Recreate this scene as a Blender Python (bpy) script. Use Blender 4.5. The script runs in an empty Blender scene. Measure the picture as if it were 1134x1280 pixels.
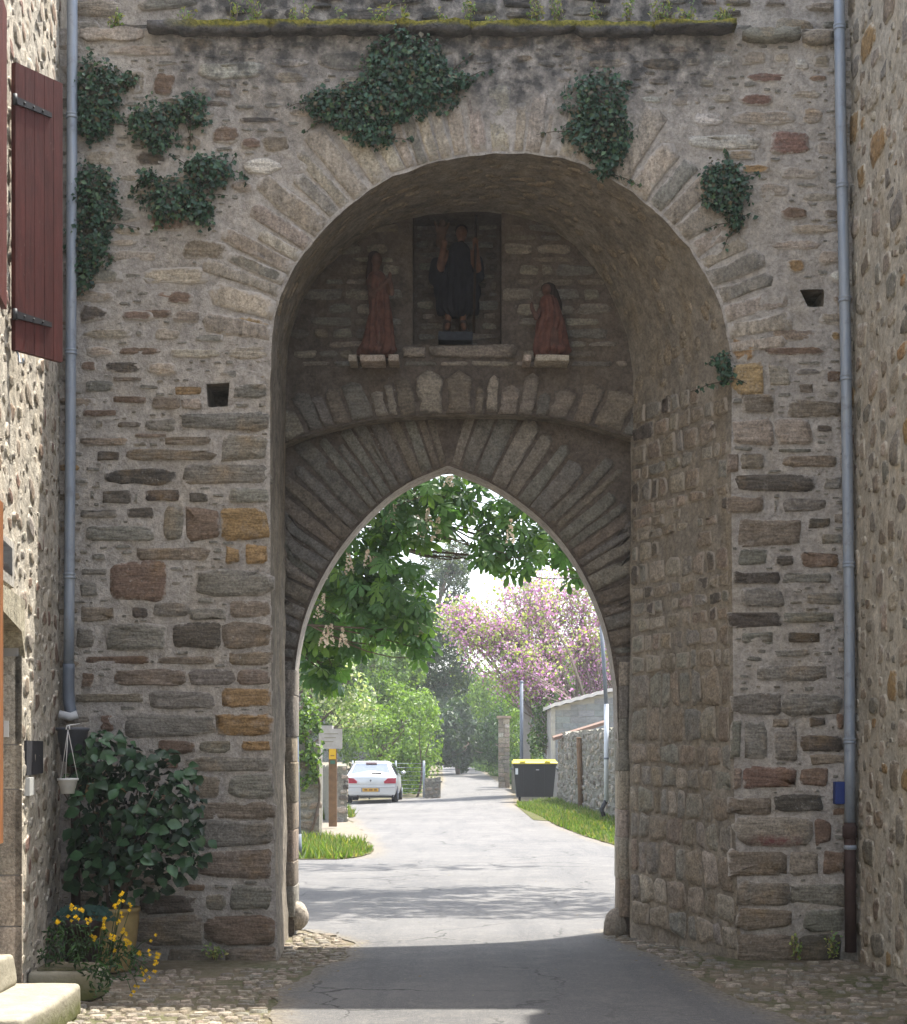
import bpy, bmesh, math, random
import numpy as np
from mathutils import Vector
random.seed(7); RNG = np.random.default_rng(7)
scene = bpy.context.scene
COL = scene.collection

# ------------------------------------------------------------------ camera
F, CX, HY, CZ = 1980.0, 567.0, 935.0, 1.6          # focal length, centre column and eye level in photo pixels; eye height in metres
cam_d = bpy.data.cameras.new('camera'); cam = bpy.data.objects.new('camera', cam_d); COL.objects.link(cam)
cam.location = (0, 0, CZ); cam.rotation_euler = (math.radians(90), 0, 0)
cam_d.sensor_fit = 'VERTICAL'; cam_d.sensor_height = 36.0; cam_d.lens = F/1280*36
cam_d.shift_y = (HY-640)/1280; cam_d.clip_start = 0.05; cam_d.clip_end = 3000
scene.camera = cam
# ------------------------------------------------------------------ sky, sun, exposure
SUN = Vector((.30, .30, 1.0)).normalized()
EL = math.asin(SUN.z); AZ = math.atan2(SUN.x, SUN.y)
world = bpy.data.worlds.new('World'); scene.world = world; world.use_nodes = True
wn = world.node_tree; wn.nodes.clear()
sky = wn.nodes.new('ShaderNodeTexSky'); sky.sky_type = 'NISHITA'; sky.sun_disc = False
sky.sun_elevation = EL; sky.sun_rotation = AZ; sky.dust_density = 2.5; sky.air_density = 1.0
hsv = wn.nodes.new('ShaderNodeHueSaturation'); hsv.inputs['Saturation'].default_value = .55
bg = wn.nodes.new('ShaderNodeBackground'); bg.inputs['Strength'].default_value = .15
wo = wn.nodes.new('ShaderNodeOutputWorld')
wn.links.new(sky.outputs[0], hsv.inputs['Color']); wn.links.new(hsv.outputs[0], bg.inputs[0]); wn.links.new(bg.outputs[0], wo.inputs[0])
sun_d = bpy.data.lights.new('sun', 'SUN'); sun_d.energy = 2.9; sun_d.angle = math.radians(.55); sun_d.color = (1, .95, .86)
sun = bpy.data.objects.new('sun', sun_d); COL.objects.link(sun); sun.rotation_euler = SUN.to_track_quat('Z', 'Y').to_euler(); sun.location = SUN*40
scene.view_settings.view_transform = 'Standard'; scene.view_settings.look = 'None'
scene.view_settings.exposure = 2.0; scene.view_settings.gamma = 1.0
scene.render.engine = 'CYCLES'; scene.cycles.use_denoising = True
scene.cycles.max_bounces = 8; scene.cycles.diffuse_bounces = 5; scene.cycles.transparent_max_bounces = 8

# ------------------------------------------------------------------ helpers
def Wp(px, py, Y): return ((px-CX)/F*Y, Y, CZ+(HY-py)/F*Y)
def Gp(px, py):                                     # point of the flat ground seen at a pixel
    Y = CZ*F/(py-HY); return ((px-CX)/F*Y, Y)
def sstep(a, b, x):
    t = np.clip((np.asarray(x, float)-a)/(b-a), 0, 1); return t*t*(3-2*t)
def gz(X, Y):                                       # ground height
    return sstep(25, 50, Y)*(-.13+.035*np.clip(X, -6, 6))*(1-sstep(55, 80, Y))

def _h(ix, iy, iz, seed):
    n = (ix.astype(np.int64)*374761393+iy.astype(np.int64)*668265263+iz.astype(np.int64)*2147483647+seed*1274126177) & 0xffffffff
    n = ((n ^ (n >> 13))*1274126177) & 0xffffffff
    return ((n ^ (n >> 16)) & 0xffff)/65535.0
def vnoise(P, seed=0):
    P = np.asarray(P, float); i = np.floor(P); f = P-i; f = f*f*(3-2*f); i = i.astype(np.int64); r = 0
    for a in (0, 1):
        for b in (0, 1):
            for c in (0, 1):
                w = (f[:, 0] if a else 1-f[:, 0])*(f[:, 1] if b else 1-f[:, 1])*(f[:, 2] if c else 1-f[:, 2])
                r = r+w*_h(i[:, 0]+a, i[:, 1]+b, i[:, 2]+c, seed)
    return r*2-1
def fbm(P, sc, oct=3, seed=0):
    r = 0; a = 1; P = np.asarray(P, float)
    for k in range(oct): r = r+a*vnoise(P*sc*2**k, seed+k); a *= .5
    return r
def pip(P, poly):
    P = np.asarray(P, float); x, y = P[:, 0], P[:, 1]; ins = np.zeros(len(P), bool); n = len(poly)
    for i in range(n):
        x1, y1 = poly[i]; x2, y2 = poly[(i+1) % n]
        if y1 == y2: continue
        c = ((y1 > y) != (y2 > y)) & (x < (x2-x1)*(y-y1)/(y2-y1)+x1); ins ^= c
    return ins
def near_poly(P, poly):
    P = np.asarray(P, float); best = np.full(len(P), 1e9); out = P.copy(); n = len(poly)
    for i in range(n):
        a = np.array(poly[i], float); b = np.array(poly[(i+1) % n], float); d = b-a; L = d@d
        if L == 0: continue
        t = np.clip(((P-a)@d)/L, 0, 1); q = a+t[:, None]*d; ds = ((P-q)**2).sum(1); m = ds < best
        best[m] = ds[m]; out[m] = q[m]
    return out, np.sqrt(best)

WL = {}
def tag(o, label=None, cat=None, group=None, kind=None):
    if label: o['label'] = label
    if cat: o['category'] = cat
    if group: o['group'] = group
    if kind: o['kind'] = kind
    return o
def place(o, origin, parent):
    WL[o.name] = np.array(origin, float); base = WL[parent.name] if parent else 0
    o.location = WL[o.name]-base
    if parent: o.parent = parent
def mesh(name, V, Fc, mat, cols=None, smooth=True):
    me = bpy.data.meshes.new(name); me.from_pydata(np.asarray(V, float).tolist(), [], Fc if isinstance(Fc, list) else np.asarray(Fc).tolist())
    if mat: me.materials.append(mat)
    if smooth: me.polygons.foreach_set('use_smooth', np.ones(len(me.polygons), bool))
    if cols is not None:
        at = me.color_attributes.new('col', 'FLOAT_COLOR', 'POINT'); c = np.ones((len(V), 4), np.float32); c[:, :3] = cols; at.data.foreach_set('color', c.ravel())
    me.update(); return me
def obj(name, V, Fc, mat, parent=None, color=None, cols=None, smooth=True):
    V = np.asarray(V, float); o0 = np.array([(V[:, 0].min()+V[:, 0].max())/2, (V[:, 1].min()+V[:, 1].max())/2, V[:, 2].min()])
    o = bpy.data.objects.new(name, mesh(name, V-o0, Fc, mat, cols, smooth)); COL.objects.link(o); place(o, o0, parent)
    if color is not None: o.color = (*color, 0) if len(color) == 3 else color
    return o
def inst(name, me, loc, rot, scale, parent, color=None):
    o = bpy.data.objects.new(name, me); COL.objects.link(o); place(o, loc, parent)
    o.rotation_euler = rot; o.scale = scale if hasattr(scale, '__len__') else (scale,)*3
    if color is not None: o.color = (*color, 1)
    return o
def empty(name, loc, label=None, cat=None, group=None, kind=None):
    o = bpy.data.objects.new(name, None); o.empty_display_size = .1; COL.objects.link(o); place(o, loc, None); return tag(o, label, cat, group, kind)

class MB:
    def __init__(s): s.V = []; s.F = []; s.C = []; s.n = 0
    def add(s, V, Fc, col=None):
        V = np.asarray(V, float); s.V.append(V); s.F += [[i+s.n for i in f] for f in Fc]
        s.C.append(np.tile(col if col is not None else (1, 1, 1), (len(V), 1))); s.n += len(V); return s
    def box(s, a, b, col=None):
        x0, y0, z0 = a; x1, y1, z1 = b
        V = [(x0, y0, z0), (x1, y0, z0), (x1, y1, z0), (x0, y1, z0), (x0, y0, z1), (x1, y0, z1), (x1, y1, z1), (x0, y1, z1)]
        return s.add(V, [[0, 3, 2, 1], [4, 5, 6, 7], [0, 1, 5, 4], [1, 2, 6, 5], [2, 3, 7, 6], [3, 0, 4, 7]], col)
    def tube(s, P, R, n=8, col=None, cap=True):
        P = np.asarray(P, float); m = len(P); R = np.broadcast_to(np.asarray(R, float), (m,)); V = []
        up = None
        for i in range(m):
            d = P[min(i+1, m-1)]-P[max(i-1, 0)]; d = d/(np.linalg.norm(d)+1e-9)
            if up is None: up = np.array((1., 0, 0)) if abs(d[2]) > .8 else np.array((0, 0, 1.))
            a = np.cross(d, up); a /= np.linalg.norm(a)+1e-9; b = np.cross(d, a); up = -np.cross(d, a) if False else up
            for k in range(n):
                t = 2*math.pi*k/n; V.append(P[i]+R[i]*(math.cos(t)*a+math.sin(t)*b))
        Fc = [[i*n+k, i*n+(k+1) % n, (i+1)*n+(k+1) % n, (i+1)*n+k] for i in range(m-1) for k in range(n)]
        if cap: Fc += [list(range(n))[::-1], [(m-1)*n+k for k in range(n)]]
        return s.add(V, Fc, col)
    def lathe(s, prof, c, n=20, col=None):
        V = [(c[0]+r*math.cos(2*math.pi*k/n), c[1]+r*math.sin(2*math.pi*k/n), c[2]+z) for r, z in prof for k in range(n)]
        Fc = [[i*n+k, i*n+(k+1) % n, (i+1)*n+(k+1) % n, (i+1)*n+k] for i in range(len(prof)-1) for k in range(n)]
        return s.add(V, Fc, col)
    def ball(s, c, r, n=10, m=7, col=None):
        r = np.broadcast_to(np.asarray(r, float), (3,)); V = []
        for i in range(m+1):
            t = math.pi*i/m
            for k in range(n): V.append((c[0]+r[0]*math.sin(t)*math.cos(2*math.pi*k/n), c[1]+r[1]*math.sin(t)*math.sin(2*math.pi*k/n), c[2]+r[2]*math.cos(t)))
        return s.add(V, [[i*n+k, (i+1)*n+k, (i+1)*n+(k+1) % n, i*n+(k+1) % n] for i in range(m) for k in range(n)], col)
    def arr(s): return np.concatenate(s.V), s.F, np.concatenate(s.C)
    def build(s, name, mat, parent=None, color=None, smooth=True, cols=False):
        V, Fc, C = s.arr(); return obj(name, V, Fc, mat, parent, color, C if cols else None, smooth)

# ------------------------------------------------------------------ materials
MATS = {}
class NT:
    def __init__(s, name):
        s.m = bpy.data.materials.new(name); s.m.use_nodes = True; s.t = s.m.node_tree; s.t.nodes.clear(); MATS[name] = s.m
        s.out = s.t.nodes.new('ShaderNodeOutputMaterial')
    def n(s, typ, outs=0, props=None, **inp):
        nd = s.t.nodes.new('ShaderNode'+typ)
        for k, v in (props or {}).items(): setattr(nd, k, v)
        for k, v in inp.items():
            k = k.replace('_', ' ') if not k.isdigit() else k
            s.set(nd, k, v)
        return nd.outputs[outs]
    def set(s, nd, k, v):
        sk = nd.inputs[int(k[1:])] if k[0] == 'i' and k[1:].isdigit() else nd.inputs[k]
        if hasattr(v, 'links'): s.t.links.new(v, sk)
        elif isinstance(v, tuple) and len(v) == 3 and sk.type == 'RGBA': sk.default_value = (*v, 1)
        else: sk.default_value = v
    def pos(s): return s.n('NewGeometry', 'Position')
    def scale(s, v, sc): return s.n('VectorMath', 0, {'operation': 'MULTIPLY'}, i0=v, i1=sc)
    def noise(s, v, sc, det=5, rough=.6, out=0): return s.n('TexNoise', out, None, Vector=v, Scale=sc, Detail=det, Roughness=rough)
    def ramp(s, f, lo, hi, a=0., b=1.): return s.n('MapRange', 0, {'clamp': True}, i0=f, i1=lo, i2=hi, i3=a, i4=b)
    def math(s, op, a, b=0.): return s.n('Math', 0, {'operation': op}, i0=a, i1=b)
    def mix(s, f, a, b, mode='MIX'):
        nd = s.t.nodes.new('ShaderNodeMix'); nd.data_type = 'RGBA'; nd.blend_type = mode
        s.set(nd, 'i0', f); s.set(nd, 'i6', a); s.set(nd, 'i7', b); return nd.outputs[2]
    def bump(s, h, st=.5, dist=.01, nrm=None):
        kw = dict(Height=h, Strength=st, Distance=dist)
        if nrm is not None: kw['Normal'] = nrm
        return s.n('Bump', 0, None, **kw)
    def bsdf(s, col, rough=.85, nrm=None, spec=.25, **kw):
        d = {'Base Color': col, 'Roughness': rough, 'Specular IOR Level': spec}; d.update(kw)
        nd = s.t.nodes.new('ShaderNodeBsdfPrincipled')
        for k, v in d.items(): s.set(nd, k, v)
        if nrm is not None: s.set(nd, 'Normal', nrm)
        return nd.outputs[0]
    def done(s, sh): s.t.links.new(sh, s.out.inputs[0]); return s.m
def xyz(m, v, k): return m.n('SeparateXYZ', k, None, Vector=v)

def stain(m, p, c):
    # black lichen under the ledge, damp green foot of the wall: deposits on the front face
    z = xyz(m, p, 2); nz = m.noise(p, 1.7, 5, .65); n2 = m.noise(p, 9, 4)
    lich = m.math('MULTIPLY', m.ramp(m.math('ADD', z, m.math('MULTIPLY', nz, 1.5)), 6.95, 7.5), m.ramp(n2, .30, .60))
    x = xyz(m, p, 0); side = m.math('MULTIPLY', m.ramp(x, -2.5, -2.0), m.ramp(x, 2.3, 1.9))
    c = m.mix(m.math('MULTIPLY', m.math('MULTIPLY', lich, side), .85), c, (.035, .037, .04))
    foot = m.math('MULTIPLY', m.ramp(z, .55, .02), m.ramp(nz, .35, .62))
    return m.mix(m.math('MULTIPLY', foot, .55), c, (.075, .075, .05))
def mk_stone(name, strata=(4., 4., 30.), ochre=.36, lichen=.5, dostain=True, earth_tone=0., wash=(.45, .405, .355), red=False):
    m = NT(name); p = m.pos(); c = m.n('ObjectInfo', 'Color')
    n1 = m.noise(p, 3.3, 5); ns = m.noise(m.scale(p, strata), 1.6, 6, .65); nf = m.noise(p, 55, 4, .7); nm = m.noise(p, 13, 5, .7)
    c = m.mix(m.math('MULTIPLY', m.ramp(n1, .52, .72), ochre), c, (.36, .23, .10))
    c = m.mix(m.math('MULTIPLY', m.ramp(nm, .5, .78), .45), c, (.10, .08, .065))
    c = m.mix(1., c, m.n('CombineColor', 0, None, i0=m.ramp(ns, .25, .75, .55, 1.42), i1=m.ramp(ns, .25, .75, .55, 1.4), i2=m.ramp(ns, .25, .75, .54, 1.38)), 'MULTIPLY')
    c = m.mix(1., c, m.n('CombineColor', 0, None, i0=m.ramp(nf, .28, .72, .5, 1.5), i1=m.ramp(nf, .28, .72, .5, 1.5), i2=m.ramp(nf, .28, .72, .5, 1.5)), 'MULTIPLY')
    # mortar smeared over the face and washed over the edges (the attribute marks the rim, the object's alpha how much)
    rim = m.n('SeparateColor', 0, None, Color=m.n('Attribute', 'Color', {'attribute_name': 'col'})); al = m.n('ObjectInfo', 'Alpha')
    wn_ = m.math('ADD', m.math('MULTIPLY', m.noise(p, 17, 5, .7), 1.5), m.math('MULTIPLY', m.noise(p, 4.5, 4), .9))
    wm = m.ramp(m.math('ADD', m.math('ADD', m.math('MULTIPLY', rim, .75), wn_), al), 1.72, 2.02)
    c = m.mix(m.math('MULTIPLY', wm, .9), c, wash)
    c = m.mix(m.math('MULTIPLY', m.ramp(m.noise(p, 7.5, 6, .75), .56, .70), .35), c, wash)
    # pale crustose lichen
    lm = m.math('MULTIPLY', m.ramp(m.noise(p, 34, 5, .75), .60, .68), m.ramp(m.noise(p, 1.9, 4), .54, .62))
    c = m.mix(m.math('MULTIPLY', lm, lichen), c, (.62, .61, .57))
    if red:
        zz, xx = xyz(m, p, 2), xyz(m, p, 0); zc = CZ+(HY-1052)/F*12
        band = m.math('MULTIPLY', m.ramp(m.math('ABSOLUTE', m.math('SUBTRACT', zz, zc)), .07, .01), m.math('MULTIPLY', m.ramp(xx, 2.15, 2.35), m.ramp(xx, 2.66, 2.58)))
        c = m.mix(m.math('MULTIPLY', band, m.ramp(m.noise(p, 14, 5, .75), .35, .6, 0., .8)), c, (.16, .03, .035))
    if dostain: c = stain(m, p, c)
    if earth_tone: c = m.mix(earth_tone, c, (.06, .05, .04))  # dark brown mix: gateway shade put into inner stone colours, grime on pavers
    b = m.bump(m.math('ADD', m.math('MULTIPLY', ns, .9), m.math('ADD', m.math('MULTIPLY', nf, .35), m.math('MULTIPLY', nm, .8))), .9, .022)
    return m.done(m.bsdf(c, .88, b))
def mk_mortar(name, base, dark, dostain=True, warm=(.46, .36, .25), big=1.4):
    m = NT(name); p = m.pos(); n1 = m.noise(p, big, 5); n2 = m.noise(p, 11, 6, .7); n3 = m.noise(p, 90, 3, .7); n4 = m.noise(m.scale(p, (1., 1., .25)), 4, 5)
    c = m.mix(m.ramp(n1, .35, .68), base, dark); c = m.mix(m.math('MULTIPLY', m.ramp(n4, .48, .7), .5), c, warm)
    c = m.mix(1., c, m.n('CombineColor', 0, None, i0=m.ramp(n2, .28, .72, .58, 1.3), i1=m.ramp(n2, .28, .72, .58, 1.3), i2=m.ramp(n2, .28, .72, .58, 1.3)), 'MULTIPLY')
    n5 = m.noise(p, 38, 5, .75); c = m.mix(1., c, m.n('CombineColor', 0, None, **{k: m.ramp(n5, .3, .7, .66, 1.3) for k in ('i0', 'i1', 'i2')}), 'MULTIPLY')
    c = m.mix(m.math('MULTIPLY', m.ramp(n5, .60, .70), .55), c, (.17, .14, .115))
    lm = m.math('MULTIPLY', m.ramp(m.noise(p, 30, 5, .75), .60, .68), m.ramp(m.noise(p, 1.6, 4), .56, .64))
    c = m.mix(m.math('MULTIPLY', lm, .45), c, (.62, .61, .57))
    if dostain: c = stain(m, p, c)
    b = m.bump(m.math('ADD', m.math('MULTIPLY', n2, 1.2), m.math('MULTIPLY', n3, .35)), 1., .03)
    return m.done(m.bsdf(c, .93, b, .15))
mk_stone('stone'); mk_stone('vault_stone', (9., 9., 9.), .2, .12, False, 0., (.33, .285, .23)); mk_stone('arch_stone', (14., 14., 4.), .2, .4)
mk_stone('dark_arch_stone', (10., 10., 10.), .12, .05, False, .28, (.16, .135, .11)); mk_stone('lunette_stone', (5., 5., 22.), .12, .05, False, .34, (.13, .11, .09))  # inner arch and lunette stones: shade of the recess put into their colour
mk_stone('house_stone', (9., 9., 14.), .25, .1, False, 0., (.52, .47, .385)); mk_stone('far_stone', (9., 9., 14.), .25, .3, False, 0., (.26, .245, .20)); mk_stone('paver', (9., 9., 9.), .1, .2, False, .1, (.17, .145, .105))
mk_stone('red_smeared_stone', red=True); mk_stone('dressed_stone', (5., 5., 5.), .1, .1, False)
mk_mortar('mortar', (.485, .44, .39), (.385, .35, .315), True, (.45, .385, .30)); mk_mortar('vault_mortar', (.35, .305, .245), (.19, .165, .135), False, (.31, .24, .15), 4.5); mk_mortar('lunette_mortar', (.155, .125, .098), (.11, .09, .075), False, (.16, .12, .08))  # lunette mortar coloured darker to carry the shade of the recess
mk_mortar('house_mortar', (.55, .50, .42), (.44, .40, .33), False, (.50, .41, .29)); mk_mortar('far_mortar', (.28, .26, .22), (.17, .165, .13), False, (.15, .15, .08))

def simple(name, col, rough=.6, spec=.3, var=.25, sc=8., bump=.0, metal=0., objcol=False):
    m = NT(name); p = m.pos(); n = m.noise(p, sc, 5, .65)
    c = m.n('ObjectInfo', 'Color') if objcol else col
    c = m.mix(1., c, m.n('CombineColor', 0, None, **{k: m.ramp(n, .25, .75, 1-var, 1+var) for k in ('i0', 'i1', 'i2')}), 'MULTIPLY')
    return m.done(m.bsdf(c, rough, m.bump(n, bump, .01) if bump else None, spec, Metallic=metal))
def leafmat(name, tr=.35, rough=.45, spec=.35, use='attr', gain=1., trc=(1.5, 1.6, .55)):
    m = NT(name); p = m.pos()
    c = m.n('Attribute', 'Color', {'attribute_name': 'col'}) if use == 'attr' else m.n('ObjectInfo', 'Color')
    n = m.noise(p, 30, 3)
    c = m.mix(1., c, m.n('CombineColor', 0, None, **{k: m.ramp(n, .25, .75, .75*gain, 1.25*gain) for k in ('i0', 'i1', 'i2')}), 'MULTIPLY')
    t = m.mix(1., c, trc, 'MULTIPLY')
    tr_ = m.n('BsdfTranslucent', 0, None, Color=t)
    return m.done(m.n('MixShader', 0, None, i0=tr, i1=m.bsdf(c, rough, None, spec), i2=tr_))
leafmat('leaf'); leafmat('leaf_object', .5, .4, .4, 'obj', 1.1); leafmat('ivy_leaf', .12, .4, .3); leafmat('bush_leaf', .12, .42, .4, 'obj'); leafmat('petal', .3, .6, .1, trc=(1.05, 1.0, 1.1))
simple('bark', (.11, .085, .065), .9, .1, .45, 14, .8)
simple('pale_bark', (.20, .165, .14), .9, .1, .4, 14, .6)
simple('zinc_dark', (.12, .14, .17), .5, .4, .2, 6)
simple('rust_iron', (.055, .035, .03), .75, .25, .3, 9, .3)
simple('black_iron', (.02, .021, .024), .55, .4, .3, 20, .2)
m = NT('worn_paint'); p = m.pos(); c = m.n('ObjectInfo', 'Color'); n1 = m.noise(m.scale(p, (6., 6., 1.)), 4, 6, .7); n2 = m.noise(m.scale(p, (3., 3., 1.)), 22, 6, .75); nw = m.noise(p, 3, 4)
c = m.mix(1., c, m.n('CombineColor', 0, None, **{k: m.ramp(n1, .25, .75, .6, 1.45) for k in ('i0', 'i1', 'i2')}), 'MULTIPLY'); c = m.mix(m.math('MULTIPLY', m.ramp(n2, .62, .70), m.ramp(nw, .5, .6, .1, .8)), c, (.22, .16, .13)); m.done(m.bsdf(c, .62, m.bump(n1, .4, .01), .25))
m = NT('zinc'); p = m.pos(); n1 = m.noise(m.scale(p, (8., 8., .7)), 3, 5, .7); n2 = m.noise(p, 9, 5, .7)
c = m.mix(m.ramp(n1, .4, .68), (.24, .28, .34), (.33, .35, .37)); c = m.mix(m.math('MULTIPLY', m.ramp(n2, .55, .7), .6), c, (.15, .155, .16)); m.done(m.bsdf(c, m.ramp(n2, .3, .7, .4, .65), m.bump(n2, .2, .01), .4, Metallic=.2))
simple('paint', (1, 1, 1), .5, .35, .1, 12, 0, 0, True)
simple('car_paint', (.56, .57, .58), .32, .5, .04, 3, 0, .55)
simple('glass_dark', (.03, .035, .04), .06, .6, .1, 3); simple('rubber', (.02, .02, .021), .8, .2, .2, 9)
simple('concrete', (.36, .34, .31), .9, .15, .18, 7, .3); simple('painted_robe', (1, 1, 1), .8, .1, .5, 16, .7, 0, True)
simple('wood', (.16, .095, .05), .75, .2, .35, 9, .3)
simple('block', (.25, .25, .25), .93, .1, .18, 16, .4, 0, True)
simple('ceramic', (1, 1, 1), .55, .3, .22, 9, .15, 0, True)
# ------------------------------------------------------------------ masonry tools
PAL = {'g': (.215, .20, .17), 'b': (.225, .185, .142), 'o': (.30, .20, .10), 'r': (.185, .128, .095), 'd': (.105, .09, .075), 'p': (.37, .32, .26),
       'Y': (.38, .27, .135), 'R': (.195, .118, .095), 'w': (.52, .49, .44), 'D': (.075, .065, .058), 'c': (.30, .26, .21)}
def colr(k, j=.13):
    c = np.array(PAL[k]) if isinstance(k, str) else np.array(k); f = 1+random.uniform(-j, j); return tuple(np.clip(c*f*(1+RNG.uniform(-.03, .03, 3)), .01, 1))
def outline(cx, cy, w, h, rot=0., n=12, e=None, jit=.07, taper=None, skew=None):
    e = e or random.uniform(3.0, 6.0); tp = random.uniform(-.22, .22) if taper is None else taper; sk = random.uniform(-.12, .12) if skew is None else skew
    t = (np.arange(n)+random.random()*.5)/n*2*math.pi+RNG.uniform(-.12, .12, n)
    x = np.sign(np.cos(t))*np.abs(np.cos(t))**(2/e); y = np.sign(np.sin(t))*np.abs(np.sin(t))**(2/e)
    k = 1+RNG.uniform(-jit, jit, n); x = x*k*(w/2); y = y*(1+RNG.uniform(-jit, jit, n)*1.3)*(h/2)
    y = y*(1+tp*x/(w/2)); x = x+sk*y
    m0 = min(w, h); ph = random.random()*50; q_ = np.c_[np.cos(t)*w*5+ph, np.sin(t)*h*5+ph, t*0]; am = min(.10*m0, .013); x = x+am*fbm(q_, 1., 2, 3); y = y+am*fbm(q_, 1.3, 2, 8)
    k = np.argsort(np.arctan2(y/h, x/w)); x, y = x[k], y[k]
    c, s = math.cos(rot), math.sin(rot); return np.stack([cx+c*x-s*y, cy+s*x+c*y], 1)
def stone_geo(ol, mapf, h, depth=.03, wob=.35):
    n = len(ol); c = ol.mean(0); sz = ol.max(0)-ol.min(0); b = np.minimum(.011, .16*sz.min()); s1 = 1-2*b/np.maximum(sz, 1e-3); s2 = s1*.62
    z1 = h*(.85+RNG.uniform(-wob, wob, n)*.8); z2 = h*(1+RNG.uniform(-wob, wob, n))
    uv = np.concatenate([ol, c+(ol-c)*s1, c+(ol-c)*s2+RNG.normal(0, .05, (n, 2))*sz*.3, [c]])
    hh = np.concatenate([np.full(n, -depth), z1, z2, [h*random.uniform(.85, 1.2)]])
    V = mapf(uv[:, 0], uv[:, 1], hh); Fc = []
    for k in range(n):
        j = (k+1) % n; Fc += [[k, j, n+j, n+k], [n+k, n+j, 2*n+j, 2*n+k], [2*n+k, 2*n+j, 3*n]]
    return V, Fc
def darts(reg, boxes, tries, sizes, gap, ok=None, asp=(2., 4.5)):
    """fill the free rest of a wall with stones, large ones first; returns (cx, cy, w, h)"""
    B = [tuple(b) for b in boxes]; A = np.array(B) if B else np.zeros((0, 4)); out = []
    for k in range(tries):
        f = k/tries; hh = random.uniform(*sizes)*(1-.62*f); ww = hh*random.uniform(*asp)
        cx = random.uniform(reg[0]+ww*.2, reg[2]-ww*.2); cy = random.uniform(reg[1], reg[3])
        b = (cx-ww/2-gap, cy-hh/2-gap, cx+ww/2+gap, cy+hh/2+gap)
        if len(A) and ((A[:, 0] < b[2]) & (A[:, 2] > b[0]) & (A[:, 1] < b[3]) & (A[:, 3] > b[1])).any(): continue
        if ok is not None and not ok(cx, cy, ww, hh): continue
        A = np.vstack([A, (cx-ww/2, cy-hh/2, cx+ww/2, cy+hh/2)]); out.append((cx, cy, ww, hh))
    return out
def courses(reg, rh, rw, gap, slope=0., ok=None):
    out = []; v = reg[1]
    while v < reg[3]:
        h = random.uniform(*rh); u = reg[0]-random.uniform(0, rw[1])
        while u < reg[2]:
            w = random.uniform(*rw)
            a, b = max(u, reg[0]), min(u+w, reg[2])
            if b-a > .05 and (ok is None or ok((a+b)/2, v+h/2, b-a, h)):
                out.append(((a+b)/2, v+h/2+slope*((a+b)/2-reg[0]), b-a-gap*random.uniform(.7, 1.4), h-gap*random.uniform(.7, 1.5)))
            u += w
        v += h
    return out
def lay(stones, mapf, mat, parent, limit=300, name='stone', small='small_stone', stuffcol='g'):
    """stones: dicts with ol (outline), h (proud), c (colour), n; the largest become objects, the rest one joined part"""
    def area(s): z = s['ol'].max(0)-s['ol'].min(0); return z[0]*z[1]
    stones = sorted(stones, key=area, reverse=True); rest = MB()
    for i, s in enumerate(stones):
        V, Fc = stone_geo(s['ol'], s.get('map', mapf), s['h'], s.get('depth', .035))
        n = len(s['ol']); rim = np.concatenate([np.ones(n), np.full(n, .72), np.zeros(n+1)])[:, None]*np.ones(3); al = s.get('a', .12)
        if i < limit: obj(name, V, Fc, s.get('mat', mat), parent, (*colr(s['c']), al+random.uniform(-.12, .12)), rim)
        else: rest.add(V, Fc); rest.C[-1] = rim
    if rest.n: tag(rest.build(small, mat, parent, (*colr(stuffcol), .2), cols=True), kind='stuff')
def wallgrid(reg, step, holes, mapf, amp=.007, seed=3, sc=6., extra=None, keep=None):
    nu = max(2, int((reg[2]-reg[0])/step)); nv = max(2, int((reg[3]-reg[1])/step)); u = np.linspace(reg[0], reg[2], nu+1); v = np.linspace(reg[1], reg[3], nv+1)
    U, Vv = np.meshgrid(u, v); P = np.stack([U.ravel(), Vv.ravel()], 1); idx = np.arange(len(P)).reshape(nv+1, nu+1)
    q = np.stack([idx[:-1, :-1], idx[:-1, 1:], idx[1:, 1:], idx[1:, :-1]], -1).reshape(-1, 4); cc = P[q].mean(1); dead = np.zeros(len(q), bool)
    for hpoly in holes: dead |= pip(cc, hpoly)
    if keep is not None: dead |= ~pip(cc, keep)
    edge = np.intersect1d(np.unique(q[dead]), np.unique(q[~dead]))
    allp = list(holes)+([keep] if keep is not None else [])
    if len(edge) and allp:
        best = np.full(len(edge), 1e9); tgt = P[edge].copy()
        for hp in allp:
            o, d = near_poly(P[edge], hp); m = (d < best) & (d < step*1.6); tgt[m] = o[m]; best[m] = d[m]
        P[edge] = tgt
    q = q[~dead]; used, inv = np.unique(q, return_inverse=True); q = inv.reshape(-1, 4); P = P[used]
    h = amp*fbm(np.stack([P[:, 0], P[:, 1], np.zeros(len(P))], 1), sc, 4, seed)
    if extra is not None: h = h+extra(P[:, 0], P[:, 1])
    return mapf(P[:, 0], P[:, 1], h), q.tolist()
def px_front(pts, Y=12.): return [Wp(x, y, Y)[0::2] for x, y in pts]
def dense(pts, n):
    pts = np.asarray(pts, float); d = np.concatenate([[0], np.cumsum(np.linalg.norm(np.diff(pts, axis=0), axis=1))]); s = np.linspace(0, d[-1], n)
    return np.stack([np.interp(s, d, pts[:, k]) for k in range(pts.shape[1])], 1)
def smooth(pts, n, it=2):
    pts = np.asarray(pts, float)
    for _ in range(it):
        q = [pts[0]]
        for a, b in zip(pts[:-1], pts[1:]): q += [a*.75+b*.25, a*.25+b*.75]
        q.append(pts[-1]); pts = np.array(q)
    return dense(pts, n)

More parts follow.
